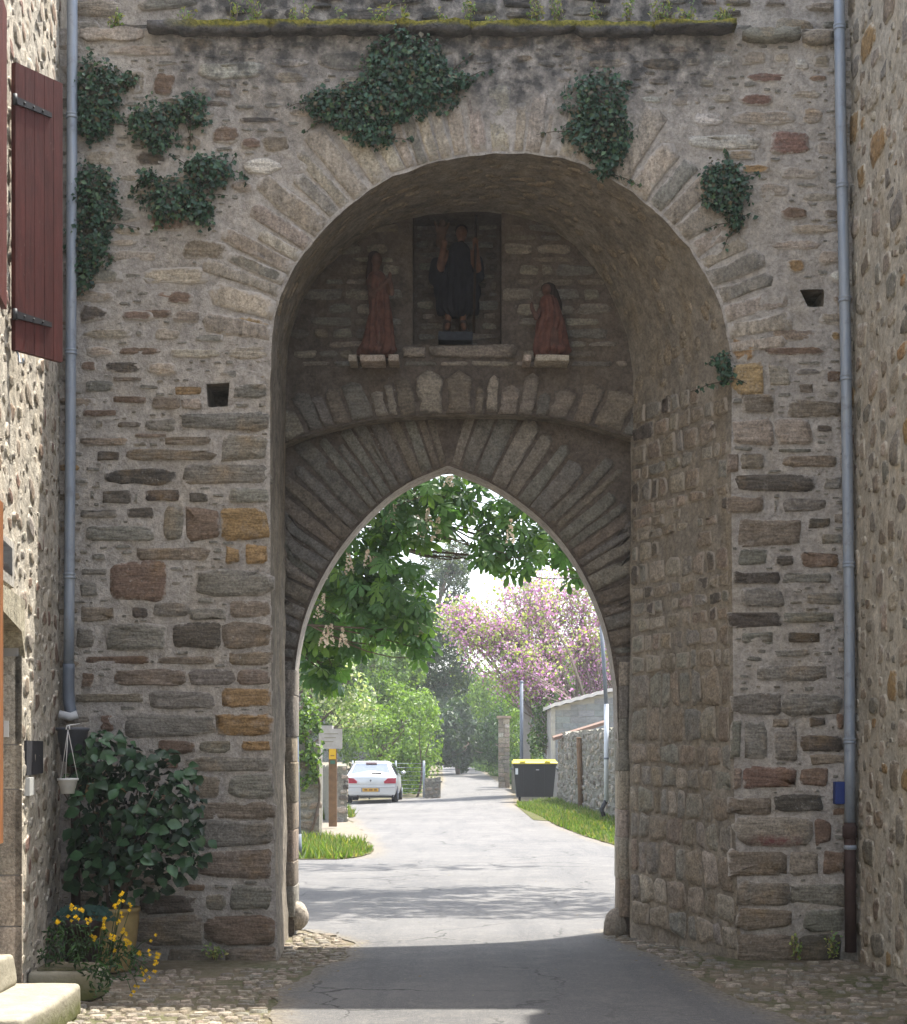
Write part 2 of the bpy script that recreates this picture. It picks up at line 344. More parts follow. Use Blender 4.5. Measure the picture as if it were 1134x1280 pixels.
# ------------------------------------------------------------------ ground, road
def ground_sheet(name, xs, ys, mat, dz=0., amp=0.):
    X, Y = np.meshgrid(xs, ys); V = np.stack([X.ravel(), Y.ravel(), gz(X, Y).ravel()+dz], 1)
    if amp: V[:, 2] += amp*fbm(np.stack([V[:, 0], V[:, 1], V[:, 0]*0], 1), 2., 3, 9)
    idx = np.arange(len(V)).reshape(len(ys), len(xs))
    return obj(name, V, np.stack([idx[:-1, :-1], idx[:-1, 1:], idx[1:, 1:], idx[1:, :-1]], -1).reshape(-1, 4), mat)
m = NT('earth_tone'); p = m.pos(); n1 = m.noise(p, 1.2, 5); n2 = m.noise(p, 14, 6, .7); n3 = m.noise(p, 70, 3)
c = m.mix(m.ramp(n1, .4, .62), (.20, .165, .12), (.10, .105, .05)); c = m.mix(m.ramp(n2, .45, .65, 0., .6), c, (.26, .225, .175)); c = m.mix(m.ramp(n3, .55, .7, 0., .5), c, (.09, .075, .055))
m.done(m.bsdf(c, .95, m.bump(m.math('ADD', n2, m.math('MULTIPLY', n3, .5)), .9, .03), .1))
m = NT('asphalt'); p = m.pos(); n1 = m.noise(p, .45, 5); n2 = m.noise(p, 3.5, 6, .75); n3 = m.noise(p, 120, 2, .8); n4 = m.noise(p, 28, 4, .7); st = m.noise(m.scale(p, (1.6, .16, 1.)), 1.4, 5, .65)
c = m.mix(m.ramp(n1, .35, .65), (.095, .094, .096), (.14, .136, .133)); c = m.mix(m.math('MULTIPLY', m.ramp(n2, .48, .66), .5), c, (.20, .19, .175)); c = m.mix(m.math('MULTIPLY', m.ramp(st, .50, .64), .55), c, (.075, .076, .08))
c = m.mix(m.ramp(n4, .5, .7, 0., .45), c, (.23, .22, .205)); c = m.mix(m.ramp(n3, .5, .72, 0., .65), c, (.29, .285, .27)); c = m.mix(m.ramp(n3, .44, .28, 0., .6), c, (.04, .04, .042))
cr = m.n('TexVoronoi', 0, {'feature': 'DISTANCE_TO_EDGE'}, Vector=m.n('VectorMath', 0, {'operation': 'ADD'}, i0=p, i1=m.scale(m.noise(p, 2.5, 4, .6, 1), (.5, .5, 0.))), Scale=.8); c = m.mix(m.math('MULTIPLY', m.ramp(cr, .012, .004), m.ramp(m.noise(p, .35, 3), .46, .56, 0., .75)), c, (.035, .035, .035))
eg = m.n('SeparateColor', 0, None, Color=m.n('Attribute', 'Color', {'attribute_name': 'col'})); c = m.mix(m.ramp(m.math('ADD', m.math('MULTIPLY', eg, .9), m.math('MULTIPLY', m.noise(p, 9, 6, .75), 1.2)), .95, 1.45, 0., .8), c, m.mix(m.ramp(n4, .4, .6), (.13, .11, .085), (.25, .22, .17)))
m.done(m.bsdf(c, .85, m.bump(m.math('ADD', n3, m.math('MULTIPLY', n4, .6)), .9, .01), .25))
m = NT('gravel'); p = m.pos(); v = m.n('TexVoronoi', 1, None, Vector=p, Scale=22.); n2 = m.noise(p, 6, 4)
c = m.mix(.25, (.21, .185, .145), v, 'MULTIPLY'); c = m.mix(m.ramp(n2, .45, .65, 0., .5), c, (.25, .22, .175)); m.done(m.bsdf(c, .95, m.bump(m.noise(p, 40, 4), .8, .02), .1))
m = NT('turf'); p = m.pos(); n2 = m.noise(p, 5, 5); m.done(m.bsdf(m.mix(m.ramp(n2, .35, .65), (.075, .085, .03), (.12, .115, .05)), .95, m.bump(m.noise(p, 50, 4), .9, .03), .1))
xs = np.concatenate([[-700, -300, -120, -60, -30], np.linspace(-16, 16, 33), [30, 60, 120, 300, 700]]); ys = np.concatenate([[-300, -100, -40, -20], np.linspace(-10, 90, 101), [110, 140, 200, 300, 500, 900]])
tag(ground_sheet('ground', xs, ys, MATS['earth_tone'], -.008), kind='structure')
ROAD = np.array([(-60, -3.0, 3.6), (0, -1.35, 2.6), (9.2, -1.06, 2.0), (10.3, -1.15, 1.78), (11.3, -1.04, 1.68), (12.2, -.80, 1.55), (13., -.86, 1.42), (13.5, -1.06, 1.34), (13.95, -1.3, 1.33), (14.5, -3.4, 3.2), (15.2, -9, 9), (22., -9, 9),
    (22.8, -1.5, 6.), (23.6, -1.25, 3.4), (26, -1.35, 2.66), (29, -1.6, 2.4), (33, -2.0, 2.16), (40, -2.7, 2.03), (46.6, -3.9, 1.75), (52, -4.2, 2.0), (55.5, -3.6, 2.05), (57, -.9, 2.1), (63, -.6, 2.3), (79, -.5, 2.1), (110, -.8, 2.0), (144, -1.4, 1.6), (175, -6., -3.), (200, -14, -11)])
Yr = np.concatenate([np.linspace(-60, 8, 18), np.linspace(8.3, 16, 140), np.linspace(16.2, 60, 150), np.linspace(61, 200, 60)]); V = []; NX = 13
for Y in Yr:
    l, r = np.interp(Y, ROAD[:, 0], ROAD[:, 1]), np.interp(Y, ROAD[:, 0], ROAD[:, 2])
    l += .05*fbm(np.array([[Y, 0, 0]]), 2., 4, 5)[0]; r += .05*fbm(np.array([[Y, 5, 0]]), 2., 4, 6)[0]
    X = l+(r-l)*np.array([0, .03, .07, .13, .25, .4, .5, .6, .75, .87, .93, .97, 1.]); V += [(x, Y, float(gz(x, Y))) for x in X]
idx = np.arange(len(V)).reshape(len(Yr), NX)
tag(obj('road', V, np.stack([idx[:-1, :-1], idx[:-1, 1:], idx[1:, 1:], idx[1:, :-1]], -1).reshape(-1, 4), MATS['asphalt'], cols=np.tile(np.array([1, .75, .4, .15, 0, 0, 0, 0, 0, .15, .4, .75, 1.]), len(Yr))[:, None]*np.ones(3)), kind='structure')
def patch(name, poly, mat, dz, kind='structure', n=40):
    poly = np.array(poly); V, q = wallgrid((poly[:, 0].min(), poly[:, 1].min(), poly[:, 0].max(), poly[:, 1].max()), max(.12, np.ptp(poly, axis=0).max()/n), [], lambda u, v, h: np.stack([u, v, gz(u, v)+dz], 1), keep=[tuple(a) for a in poly])
    return tag(obj(name, V, q, mat), kind=kind)
G1 = [(-5.5, 22.7), (-1.6, 22.75), (-1.35, 23.3), (-1.25, 24.6), (-1.5, 26.3), (-2.3, 27.4), (-5.5, 28.5)]
G2 = [(-4.6, 37.2), (-2.75, 38.2), (-2.5, 40), (-2.8, 42.5), (-3.4, 45), (-4.6, 46)]
G3 = [(2.72, 25.3), (3.6, 24.4), (5.5, 24), (5.5, 48), (3.6, 48.5), (1.9, 47.4), (1.8, 44.5), (2.02, 39), (2.15, 33), (2.35, 29)]
GR = [(-4.6, 27.4), (-2.3, 27.3), (-1.45, 26.6), (-1.6, 29), (-2.0, 33), (-2.5, 37.5), (-4.6, 38)]
patch('gravel_patch', GR, MATS['gravel'], .006)
for nm, g in (('grass_bank', G1), ('grass_strip', G2), ('grass_verge', G3)): patch(nm, g, MATS['turf'], .010)
def blades(name, poly, dens, hgt, label, cols):
    poly = np.array(poly); a, b = poly.min(0), poly.max(0); n = int(dens*np.prod(b-a)); P = RNG.uniform(a, b, (n, 2)); P = P[pip(P, [tuple(x) for x in poly])]; n = len(P)
    tall = .5+.9*np.clip(fbm(np.c_[P, P[:, 0]*0], .9, 2, 4)*.6+.5, 0, 1.2)
    h = hgt*RNG.uniform(.45, 1.2, n)*tall; t = RNG.uniform(0, 6.28, n); w = .012+.006*P[:, 1]/25; lean = RNG.normal(0, .35, (n, 2))*h[:, None]; z = gz(P[:, 0], P[:, 1])+.008
    dx, dy = np.cos(t)*w, np.sin(t)*w
    A = np.c_[P[:, 0]-dx, P[:, 1]-dy, z]; B = np.c_[P[:, 0]+dx, P[:, 1]+dy, z]; C = np.c_[P[:, 0]+lean[:, 0], P[:, 1]+lean[:, 1], z+h]
    V = np.stack([A, B, C], 1).reshape(-1, 3); c = np.array(cols)[RNG.integers(0, len(cols), n)]*RNG.uniform(.7, 1.3, (n, 1)); cc = np.repeat(c, 3, 0)
    o = obj(name, V, np.arange(3*n).reshape(-1, 3), MATS['leaf'], cols=cc); return tag(o, label, 'grass', kind='stuff')
GC = [(.09, .15, .03), (.12, .18, .035), (.15, .20, .05), (.07, .12, .025), (.22, .20, .08), (.11, .17, .03)]
blades('grass', G1, 520, .14, 'bright green grass on the bank beside the dark post', GC)
blades('grass', G2, 320, .22, 'strip of sunlit grass beside the silver car', GC)
blades('grass', G3, 330, .12, 'sunlit grass verge below the rubble wall and bin', GC)

P = np.c_[RNG.uniform(-1.2, 2., 260), RNG.uniform(9.2, 22, 260), np.full(260, .004)]; k = RNG.random(260) < .75; P[k, 0] = np.where(RNG.random(k.sum()) < .5, np.interp(P[k, 1], ROAD[:, 0], ROAD[:, 1])+np.abs(RNG.normal(0, .12, k.sum())), np.interp(P[k, 1], ROAD[:, 0], ROAD[:, 2])-np.abs(RNG.normal(0, .12, k.sum())))
th = RNG.uniform(0, 6.28, 260); sz = RNG.uniform(.008, .022, 260); A = np.stack([np.cos(th)*sz, np.sin(th)*sz, sz*.3], 1); B = np.stack([-np.sin(th)*sz*.6, np.cos(th)*sz*.6, sz*.1], 1)
tag(obj('leaf_litter', np.stack([P-A*[1, 1, 0], P+B, P+A, P-B*[1, 1, 0]], 1).reshape(-1, 3), np.arange(1040).reshape(-1, 4), MATS['leaf'], cols=np.repeat(np.array([(.10, .07, .04), (.16, .12, .06), (.05, .045, .03), (.2, .18, .14)])[RNG.integers(0, 4, 260)], 4, 0)), 'scattered dry leaf bits and grit along the road edges', 'litter', kind='stuff')

# ------------------------------------------------------------------ cobbles at the foot of the walls
LP = [(150, 1213), (345, 1210), (352, 1200), (362, 1166), (410, 1166), (436, 1180), (440, 1194), (385, 1214), (345, 1242), (330, 1300), (60, 1300), (95, 1240)]
RP = [(757, 1163), (800, 1163), (925, 1208), (1066, 1200), (1200, 1262), (1200, 1300), (1040, 1300), (1000, 1279), (905, 1238), (850, 1208), (800, 1184), (760, 1172)]
def cobbles(name, poly, skip, step, label_fn):
    root = empty(name, (*Gp(*poly[0]), 0.), kind='structure')
    gp = [Gp(*a) for a in poly]; A = np.array(gp); st = []; y = A[:, 1].min()
    while y < A[:, 1].max():
        rh = step*random.uniform(.75, 1.2); x = A[:, 0].min()-random.random()*.1
        while x < A[:, 0].max():
            w = step*random.uniform(.8, 1.7)
            yy = y+.06*math.sin(x*2.1)+random.uniform(-.012, .012)
            if pip(np.array([(x+w/2, yy)]), gp)[0] and random.random() > skip(x, yy):
                st.append(dict(ol=outline(x+w/2, yy, w*.9, rh*.86, random.uniform(-.2, .2), 9, jit=.12), h=random.uniform(.003, .013), a=random.uniform(-.1, .35), c=random.choice(['c', 'c', 'g', 'p', 'g', 'b'])))
            x += w
        y += rh
    lay(st, lambda u, v, h: np.stack([u, v, h], 1), MATS['paver'], root, 300, 'cobble', 'small_cobble', 'c')
cobbles('cobbled_gutter', LP, lambda x, y: .10+.35*(1 if -1.9 < x < -1.45 else 0), .09, None)
cobbles('cobbled_strip', RP, lambda x, y: .06 if y > 12 else .42, .09, None)

# ------------------------------------------------------------------ the gate tower
gate = empty('gate_tower', (0, 12.9, 0), 'old stone gateway with rounded outer arch and pointed inner arch', 'gateway')
fmap = lambda u, v, h: np.stack([u, 12.-h, v], 1)
FA0 = smooth([(338, 470), (339, 430), (346, 385), (362, 342), (400, 290), (450, 245), (500, 216), (560, 197), (636, 190), (700, 196), (760, 219), (812, 255), (858, 302), (892, 360), (910, 415), (915, 470)], 90)
FA = FA0+np.c_[1.6*fbm(np.c_[FA0/14, FA0[:, 0]*0], 1., 3, 5), 1.6*fbm(np.c_[FA0/14, FA0[:, 0]*0], 1., 3, 6)]
FL = [(349, 1215), (346, 1150), (341, 1000), (339, 800), (338, 600)]; FR = [(914, 600), (916, 800), (918, 1000), (922, 1120), (930, 1215)]
front_px = np.array([*FL, *FA, *FR]); front_poly = px_front(front_px)
front_hole = [(front_poly[0][0], -.5)]+[tuple(a) for a in front_poly]+[(front_poly[-1][0], -.5)]
H1 = [(258, 480), (287, 478), (285, 508), (260, 510)]; H2 = [(1000, 362), (1031, 361), (1030, 383), (1010, 384)]
holes = [front_hole, px_front(H1), px_front(H2)]
XL, XR = -2.99, 3.09
V, q = wallgrid((XL, -.05, XR, 7.05), .026, holes, fmap, .0075, 3, 5.)
wallpart = obj('front_wall', V, q, MATS['mortar'], gate)
for hp in (H1, H2):                                   # putlog holes: dark sockets in the wall
    a = np.array(px_front(hp)); mb = MB(); n = 4
    Vh = [(x, 12.02, z) for x, z in a]+[(x, 12.45, z) for x, z in a]
    mb.add(Vh, [[k, (k+1) % 4, 4+(k+1) % 4, 4+k] for k in range(4)]+[[4, 5, 6, 7]]); mb.build('putlog_hole', MATS['vault_mortar'], gate, smooth=False)

Z4 = """283 5 380 68 d;430 20 550 60 r;610 20 715 70 b;760 50 950 118 o;300 85 470 125 p;545 85 640 128 p;695 105 800 140 g;425 148 572 186 r;600 155 780 190 p;283 200 345 238 r;370 200 510 246 d;520 205 630 255 p;
815 150 950 195 p;300 270 410 312 g;400 258 500 275 b;495 285 560 303 b;620 290 720 325 o;825 285 950 335 g;400 325 520 352 r;540 328 640 370 b;640 335 715 375 p;295 372 415 400 r;335 410 370 440 g;415 415 500 440 d;512 405 628 450 g;640 384 950 446 g;
283 470 455 505 b;480 458 590 474 b;585 465 750 502 b;530 490 560 505 r;780 468 950 555 g;340 520 425 558 d;452 515 762 558 b;362 578 628 645 D;650 568 955 640 g;815 650 955 705 g;320 660 338 690 d;360 660 466 708 d;475 670 492 705 d;512 655 638 700 d;668 668 740 703 d;
283 725 415 762 g;450 720 550 762 d;578 722 655 835 g;655 726 780 835 r;780 724 955 835 o;300 785 545 842 g;485 860 740 912 b;795 860 850 918 o;872 850 955 920 o;325 880 375 908 d;285 935 380 963 g;390 912 595 1050 r;695 943 962 1035 g;283 985 350 1040 g;700 1040 760 1060 b"""
ZM = """80 65 240 140 b;320 65 400 125 d;428 48 605 120 g;590 75 770 135 g;780 35 980 122 b;55 170 145 265 g;205 150 480 280 g;510 142 745 265 d;745 145 980 265 b;105 300 400 342 r;530 275 590 298 r;440 300 705 345 b;785 280 980 345 b;
78 375 150 450 r;160 380 200 400 b;235 365 575 445 b;595 368 815 440 g;815 370 980 436 b;60 475 375 525 b;402 468 710 552 g;745 458 980 545 o;170 575 240 660 r;290 575 715 685 g;715 570 983 680 o;440 700 620 765 r;635 700 795 762 g;840 700 983 755 o;580 775 985 850 g"""
Z7 = """560 250 635 285 r;680 310 785 390 b;810 305 965 390 g;690 405 965 465 b;690 470 965 562 g;690 576 965 672 b;650 690 725 722 r;758 693 810 710 d;815 700 965 785 g;495 735 690 800 d;725 730 800 790 g;480 810 720 910 b;725 808 972 912 r;600 920 790 990 b;795 918 980 1000 b"""
Z8 = """512 18 690 95 g;694 20 905 98 g;655 105 720 140 b;785 100 850 135 d;880 90 912 150 r;512 115 550 250 g;552 115 640 255 g;655 145 745 255 g;755 165 905 225 d;555 280 748 355 R;755 280 860 350 r;515 280 550 360 b;
500 385 660 448 b;665 380 840 435 d;525 455 795 560 c;800 465 865 555 r;502 575 710 670 b;718 577 822 665 c;840 575 915 660 r;527 690 720 770 g;724 690 915 768 g;535 780 730 855 b;770 780 915 860 g;545 870 740 975 b;745 870 900 970 d"""
Z6 = """640 30 820 75 b;860 40 905 75 o;630 92 840 126 r;510 60 600 150 o;640 160 720 230 c;745 145 830 160 b;735 170 830 200 g;850 180 905 220 r;515 155 630 260 Y;750 225 805 260 b;835 250 890 278 r;512 275 550 300 b;552 262 665 330 b;710 285 905 350 b;
515 350 660 440 c;664 352 800 438 c;812 372 870 400 d;680 455 790 470 g;500 470 540 540 b;542 470 625 530 b;695 478 885 525 b;525 548 805 608 d;835 555 905 598 g;500 625 630 685 b;660 640 672 675 d;700 628 845 682 g;540 705 760 800 b;780 698 865 740 d;825 755 905 800 g;
535 812 640 870 g;662 832 735 872 d;760 825 895 875 r;520 890 684 935 d;690 893 865 935 g;540 950 695 1015 g;775 965 905 1010 g;502 1035 684 1090 d;690 1035 880 1075 g;550 1105 665 1150 g;705 1105 830 1145 d"""
Z3 = """200 205 330 245 b;340 200 405 240 p;440 190 515 240 w;540 180 640 230 p;660 185 720 230 p;735 205 785 250 w;800 195 860 240 b;215 270 290 305 p;395 280 455 310 p;570 258 735 292 R;550 288 600 310 w;785 265 850 292 r;125 292 190 318 w;190 338 270 365 w;300 330 405 375 p;440 330 515 365 p;540 330 660 375 R;715 318 830 352 p;
170 375 250 415 w;265 400 340 440 p;380 395 480 450 w;515 390 735 445 p;765 380 840 440 p;350 475 615 530 w;650 465 795 550 R;815 500 885 550 p;490 530 600 572 c;545 578 650 620 o;680 590 820 640 p;600 650 720 700 p;760 680 895 715 p;550 725 655 780 r;685 735 785 775 r;835 740 895 770 b;565 790 700 840 b;720 795 895 830 p;660 850 830 890 p;700 915 775 965 o;820 890 895 940 p;560 110 745 150 g"""
Z1 = """380 885 590 930 p;640 850 810 920 b;545 1025 690 1080 r;515 945 740 1010 p;480 540 600 590 d;300 530 420 590 p;850 412 990 440 d;760 315 830 345 b;830 370 900 390 g;750 450 850 510 r;850 485 920 530 r;930 480 1030 540 b;380 160 620 200 p;530 750 660 820 r;860 560 1000 620 w;820 640 900 680 c;450 240 520 330 c;545 260 625 335 r;290 640 400 700 p;640 480 720 530 c;480 1090 620 1130 r"""
ST = []; BX = []
def take(txt, ox, oy, s, hfac=1.):
    for it in txt.replace('\n', '').split(';'):
        x0, y0, x1, y1, c = it.split(); x0, y0, x1, y1 = [float(k)/s for k in (x0, y0, x1, y1)]
        a = Wp(ox+x0, oy+y1, 12.); b = Wp(ox+x1, oy+y0, 12.); w, h = b[0]-a[0], b[2]-a[2]
        up = a[2] > 4.4
        dia = c == 'D'
        BX.append((a[0], a[2], b[0], b[2]))
        ST.append(dict(ol=outline((a[0]+b[0])/2, (a[2]+b[2])/2, w*1.03, h*1.06, 0, 18 if w > .35 else 14, e=2.3 if dia else (random.uniform(2.6, 4.) if up else random.uniform(4., 10.)), jit=.09 if up else .055, taper=.1 if dia else random.uniform(-.15, .15)), h=(random.uniform(.005, .012) if up else random.uniform(.007, .018)), c=c, a=.27 if up else .0))
take(Z4, 0, 380, 2.835); take(ZM, 80, 740, 3.78); take(Z7, 0, 860, 2.835); take(Z8, 734, 860, 2.835); take(Z6, 734, 400, 2.835); take(Z3, 734, 0, 2.835); take(Z1, 0, 0, 2.835)
RED = [s for s in ST if abs(s['ol'].mean(0)[0]-Wp(967, 1039, 12)[0]) < .05 and abs(s['ol'].mean(0)[1]-Wp(967, 1039, 12)[2]) < .05]
# ring of long wedge stones round the outer arch
cen = np.array(Wp(627, 470, 12.))[[0, 2]]
arc = np.array(px_front(FA)); L = np.concatenate([[0], np.cumsum(np.linalg.norm(np.diff(arc, axis=0), axis=1))])
def ring(arc, L, s0, s1, width, length, cen_of, cols, hh, nstart=0):
    out = []; s = s0
    while s < s1:
        w = random.uniform(*width); ln = random.uniform(*length)
        a = np.array([np.interp(s+w*.05, L, arc[:, k]) for k in (0, 1)]); b = np.array([np.interp(min(s+w*.95, L[-1]), L, arc[:, k]) for k in (0, 1)]); mid = (a+b)/2
        d = cen_of(mid); tn = (b-a)/(np.linalg.norm(b-a)+1e-6); wd = np.linalg.norm(b-a); k1 = random.uniform(.95, 1.3)
        o = mid+d*random.uniform(.0, .02); e = mid+d*ln; ts = np.array([0, .3, .65, 1.]); rj = lambda: random.uniform(-.1, .1)*wd
        lf = [o+(e-o)*t-tn*(wd/2*(1+(k1-1)*t)+rj()) for t in ts]; rg = [o+(e-o)*t+tn*(wd/2*(1+(k1-1)*t)+rj()) for t in ts]
        tip = e+d*wd*random.uniform(.1, .4)
        ol = np.array([*lf, tip, *rg[::-1]]); ol = ol[::-1] if np.cross(ol[1]-ol[0], ol[-2]-ol[0]) > 0 else ol
        out.append(dict(ol=ol, h=random.uniform(*hh), c=random.choice(cols), mat=MATS['arch_stone'])); s += w
    return out
def radial(mid):
    d = mid-cen; d = d/np.linalg.norm(d); return d
R = ring(arc, L, 0.25, L[-1]-.2, (.085, .2), (.36, .66), radial, ['p', 'c', 'c', 'p', 'c', 'g', 'p', 'c'], (.005, .012))
for r in R:
    r['a'] = .2
    for hp in (H1, H2):
        q = np.array(px_front(hp)); lo, hi = q.min(0)-.05, q.max(0)+.05; i0 = r['ol'][np.argmin(((r['ol']-cen)**2).sum(1))]
        while ((r['ol'] > lo) & (r['ol'] < hi)).all(1).any(): r['ol'] = i0+(r['ol']-i0)*np.array((.93, .93))
ringpoly = [tuple(cen+(a-cen)*(1+.64/np.linalg.norm(a-cen))) for a in arc[6:-6]]+[tuple(arc[-6]), tuple(arc[6])]
for s in ST: s['inring'] = pip(np.array([s['ol'].mean(0)]), ringpoly)[0]
ST = [s for s in ST if not s['inring']]
def ok(cx, cy, w, h):
    pts = np.array([(cx-w/2, cy-h/2), (cx+w/2, cy-h/2), (cx+w/2, cy+h/2), (cx-w/2, cy+h/2), (cx, cy)])
    return not (pip(pts, front_hole).any() or pip(pts, ringpoly).any() or pip(pts, px_front(H1)).any() or pip(pts, px_front(H2)).any())
hb = [(*np.array(px_front(hp)).min(0), *np.array(px_front(hp)).max(0)) for hp in (H1, H2)]
D1 = darts((XL+.02, .05, XR-.02, 6.95), BX+hb, 10000, (.07, .17), .012, ok)
D2 = darts((XL+.02, .05, XR-.02, 6.95), BX+hb+[(a-c/2, b-d/2, a+c/2, b+d/2) for a, b, c, d in D1], 14000, (.028, .06), .006, ok, (1.2, 3.5))
for cx, cy, w, h in D1+D2:
    up = cy > 4.4; ST.append(dict(ol=outline(cx, cy, w, h, random.uniform(-.08, .08), 13, e=random.uniform(2.3, 3.4) if up else random.uniform(2.8, 5), jit=.1), h=random.uniform(.004, .011) if up else random.uniform(.005, .014), a=.32 if up else .08, c=random.choice(['p', 'c', 'p', 'c', 'b', 'g', 'g', 'w'] if up else ['g', 'b', 'g', 'd', 'b', 'o', 'c', 'r'])))
for s in RED: s['mat'] = MATS['red_smeared_stone']
lay(ST, fmap, MATS['stone'], wallpart, 300)
lay(R, fmap, MATS['arch_stone'], wallpart, 300, 'voussoir')

# barrel vault and splayed side walls between outer arch and inner wall
YB = 13.33
BA = smooth([(357, 520), (358, 460), (362, 420), (376, 378), (402, 338), (450, 298), (505, 273), (570, 262), (640, 266), (700, 289), (748, 340), (778, 398), (789, 455), (790, 520)], 90)
BL = [(360, 1178), (358, 1100), (357, 950), (356, 800), (356, 620)]; BR = [(789, 620), (788, 800), (787, 950), (787, 1100), (788, 1172)]
fp = np.array([Wp(x, y, 12.)[0::2] for x, y in [*dense(FL, 40)[:], *FA, *dense(FR, 40)]]); bp = np.array([Wp(x, y, YB)[0::2] for x, y in [*dense(BL, 40), *BA, *dense(BR, 40)]])
NT_, ND = len(fp), 34
def loft(t, d):                                      # t index along the profile, d 0..1 depth
    f = np.stack([np.interp(t, np.arange(NT_), fp[:, k]) for k in (0, 1)], -1); b = np.stack([np.interp(t, np.arange(NT_), bp[:, k]) for k in (0, 1)], -1)
    p2 = f*(1-d)[..., None]+b*d[..., None]; return np.stack([p2[..., 0], 12.+(YB+.02-12.)*d, p2[..., 1]], -1)
def loftmap(t, d, h):
    P = loft(t, d); a = loft(t+.5, d)-loft(t-.5, d); b = loft(t, d+.02)-loft(t, d-.02); n = np.cross(a, b); n /= np.linalg.norm(n, axis=-1, keepdims=True)+1e-9
    inward = np.array([.05, 12.7, 2.6])-P; s = np.sign((n*inward).sum(-1, keepdims=True)); return P+n*s*np.asarray(h)[..., None]
tt = np.linspace(0, NT_-1, 330); dd = np.linspace(0, 1, ND); T, D = np.meshgrid(tt, dd); T, D = T.ravel(), D.ravel(); P0 = loft(T, D)
h = .009*fbm(P0, 5., 4, 21)*np.minimum(1, D*12+.15); Vv = loftmap(T, D, h); idx = np.arange(len(Vv)).reshape(ND, len(tt))
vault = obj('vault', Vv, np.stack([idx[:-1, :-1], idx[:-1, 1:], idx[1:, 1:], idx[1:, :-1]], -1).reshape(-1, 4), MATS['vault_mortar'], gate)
# right side wall, in courses
XF, XB = 2.135, 1.478; LS = math.hypot(XB-XF, YB-12)
def rmap(u, v, h):
    k = u/LS; f = np.interp(v, fp[130:, 1][::-1], fp[130:, 0][::-1]); b = np.interp(v, bp[130:, 1][::-1], bp[130:, 0][::-1]); nx, ny = -(YB-12)/LS, (XB-XF)/LS
    return np.stack([f*(1-k)+b*k+nx*h, 12+(YB-12)*k+ny*h, v], 1)
S2 = []
def slope_v(u, v): return v+(.11-.05*v)*(u/LS)*(1 if v < 2.2 else 0)
v = .03
while v < 4.35:
    hgt = random.uniform(.17, .30) if v < 2.0 else random.uniform(.10, .2); u = .035
    while u < LS-.03:
        w = random.uniform(.10, .27)
        if u+w > LS-.12: w = LS-.015-u
        if v > 2.3 and random.random() < .12: u += w; continue
        S2.append(dict(ol=outline(u+w/2, slope_v(u+w/2, v+hgt/2), w-.016, hgt-.02, random.uniform(-.05, .05), 12, e=random.uniform(4, 9), jit=.06), h=random.uniform(.004, .013) if v < 2.2 else random.uniform(.003, .011), a=.02 if v < 2.2 else .25, c=random.choice(['g', 'b', 'c', 'g', 'g', 'b'] if v < 2.4 else ['g', 'b', 'c', 'd', 'c', 'b'])))
        u += w
    v += hgt
lay(S2, rmap, MATS['vault_stone'], vault, 300)
# rubble showing through the plaster of the barrel
S3 = []
for k in range(170):
    t = random.uniform(44, 128); d = random.uniform(.05, .95); w = random.uniform(1.2, 3.6); hh = random.uniform(.05, .12)
    S3.append(dict(ol=outline(t, d, w, hh, 0, 8, e=2.6, jit=.15), h=random.uniform(.003, .010), c=random.choice(['b', 'c', 'd', 'g'])))
mb = MB()
for s in S3:
    ol = s['ol']; n = len(ol); c = ol.mean(0); uv = np.concatenate([ol, c+(ol-c)*.6, [c]]); hh = np.concatenate([np.full(n, -.02), np.full(n, s['h']), [s['h']]])
    mb.add(loftmap(uv[:, 0], uv[:, 1], hh), [[k, (k+1) % n, n+(k+1) % n, n+k] for k in range(n)]+[[n+k, n+(k+1) % n, 2*n] for k in range(n)])
tag(mb.build('rubble', MATS['vault_stone'], vault, colr('b')), kind='stuff')

# lunette wall with niche
lmap = lambda u, v, h: np.stack([u, YB-h, v], 1)
SEG = smooth([(352, 556), (400, 538), (460, 525), (530, 519), (590, 518), (660, 519), (720, 526), (795, 549)], 40)
NI = [(516, 431), (516, 262), (627, 262), (627, 431)]
LUN = [Wp(x, y, YB)[0::2] for x, y in [*SEG, (800, 470), *[(x+6 if x > 570 else x-6, y-6) for x, y in BA[::-1][4:-4]], (348, 470)]]
V, q = wallgrid((-1.7, 3.7, 1.8, 6.4), .024, [[Wp(x, y, YB)[0::2] for x, y in NI]], lmap, .006, 31, 6., keep=[tuple(a) for a in LUN])
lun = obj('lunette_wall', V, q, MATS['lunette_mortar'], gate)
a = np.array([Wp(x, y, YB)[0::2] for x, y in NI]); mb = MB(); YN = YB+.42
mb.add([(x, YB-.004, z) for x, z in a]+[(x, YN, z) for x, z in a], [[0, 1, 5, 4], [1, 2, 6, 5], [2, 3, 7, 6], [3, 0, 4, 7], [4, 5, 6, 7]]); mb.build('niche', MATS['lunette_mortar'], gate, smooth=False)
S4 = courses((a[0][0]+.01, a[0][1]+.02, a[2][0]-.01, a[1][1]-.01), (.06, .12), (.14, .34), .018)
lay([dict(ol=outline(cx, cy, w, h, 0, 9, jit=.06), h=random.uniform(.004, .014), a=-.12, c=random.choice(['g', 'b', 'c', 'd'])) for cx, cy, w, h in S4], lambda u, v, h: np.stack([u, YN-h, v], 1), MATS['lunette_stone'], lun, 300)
ni_poly = [tuple(x) for x in a]
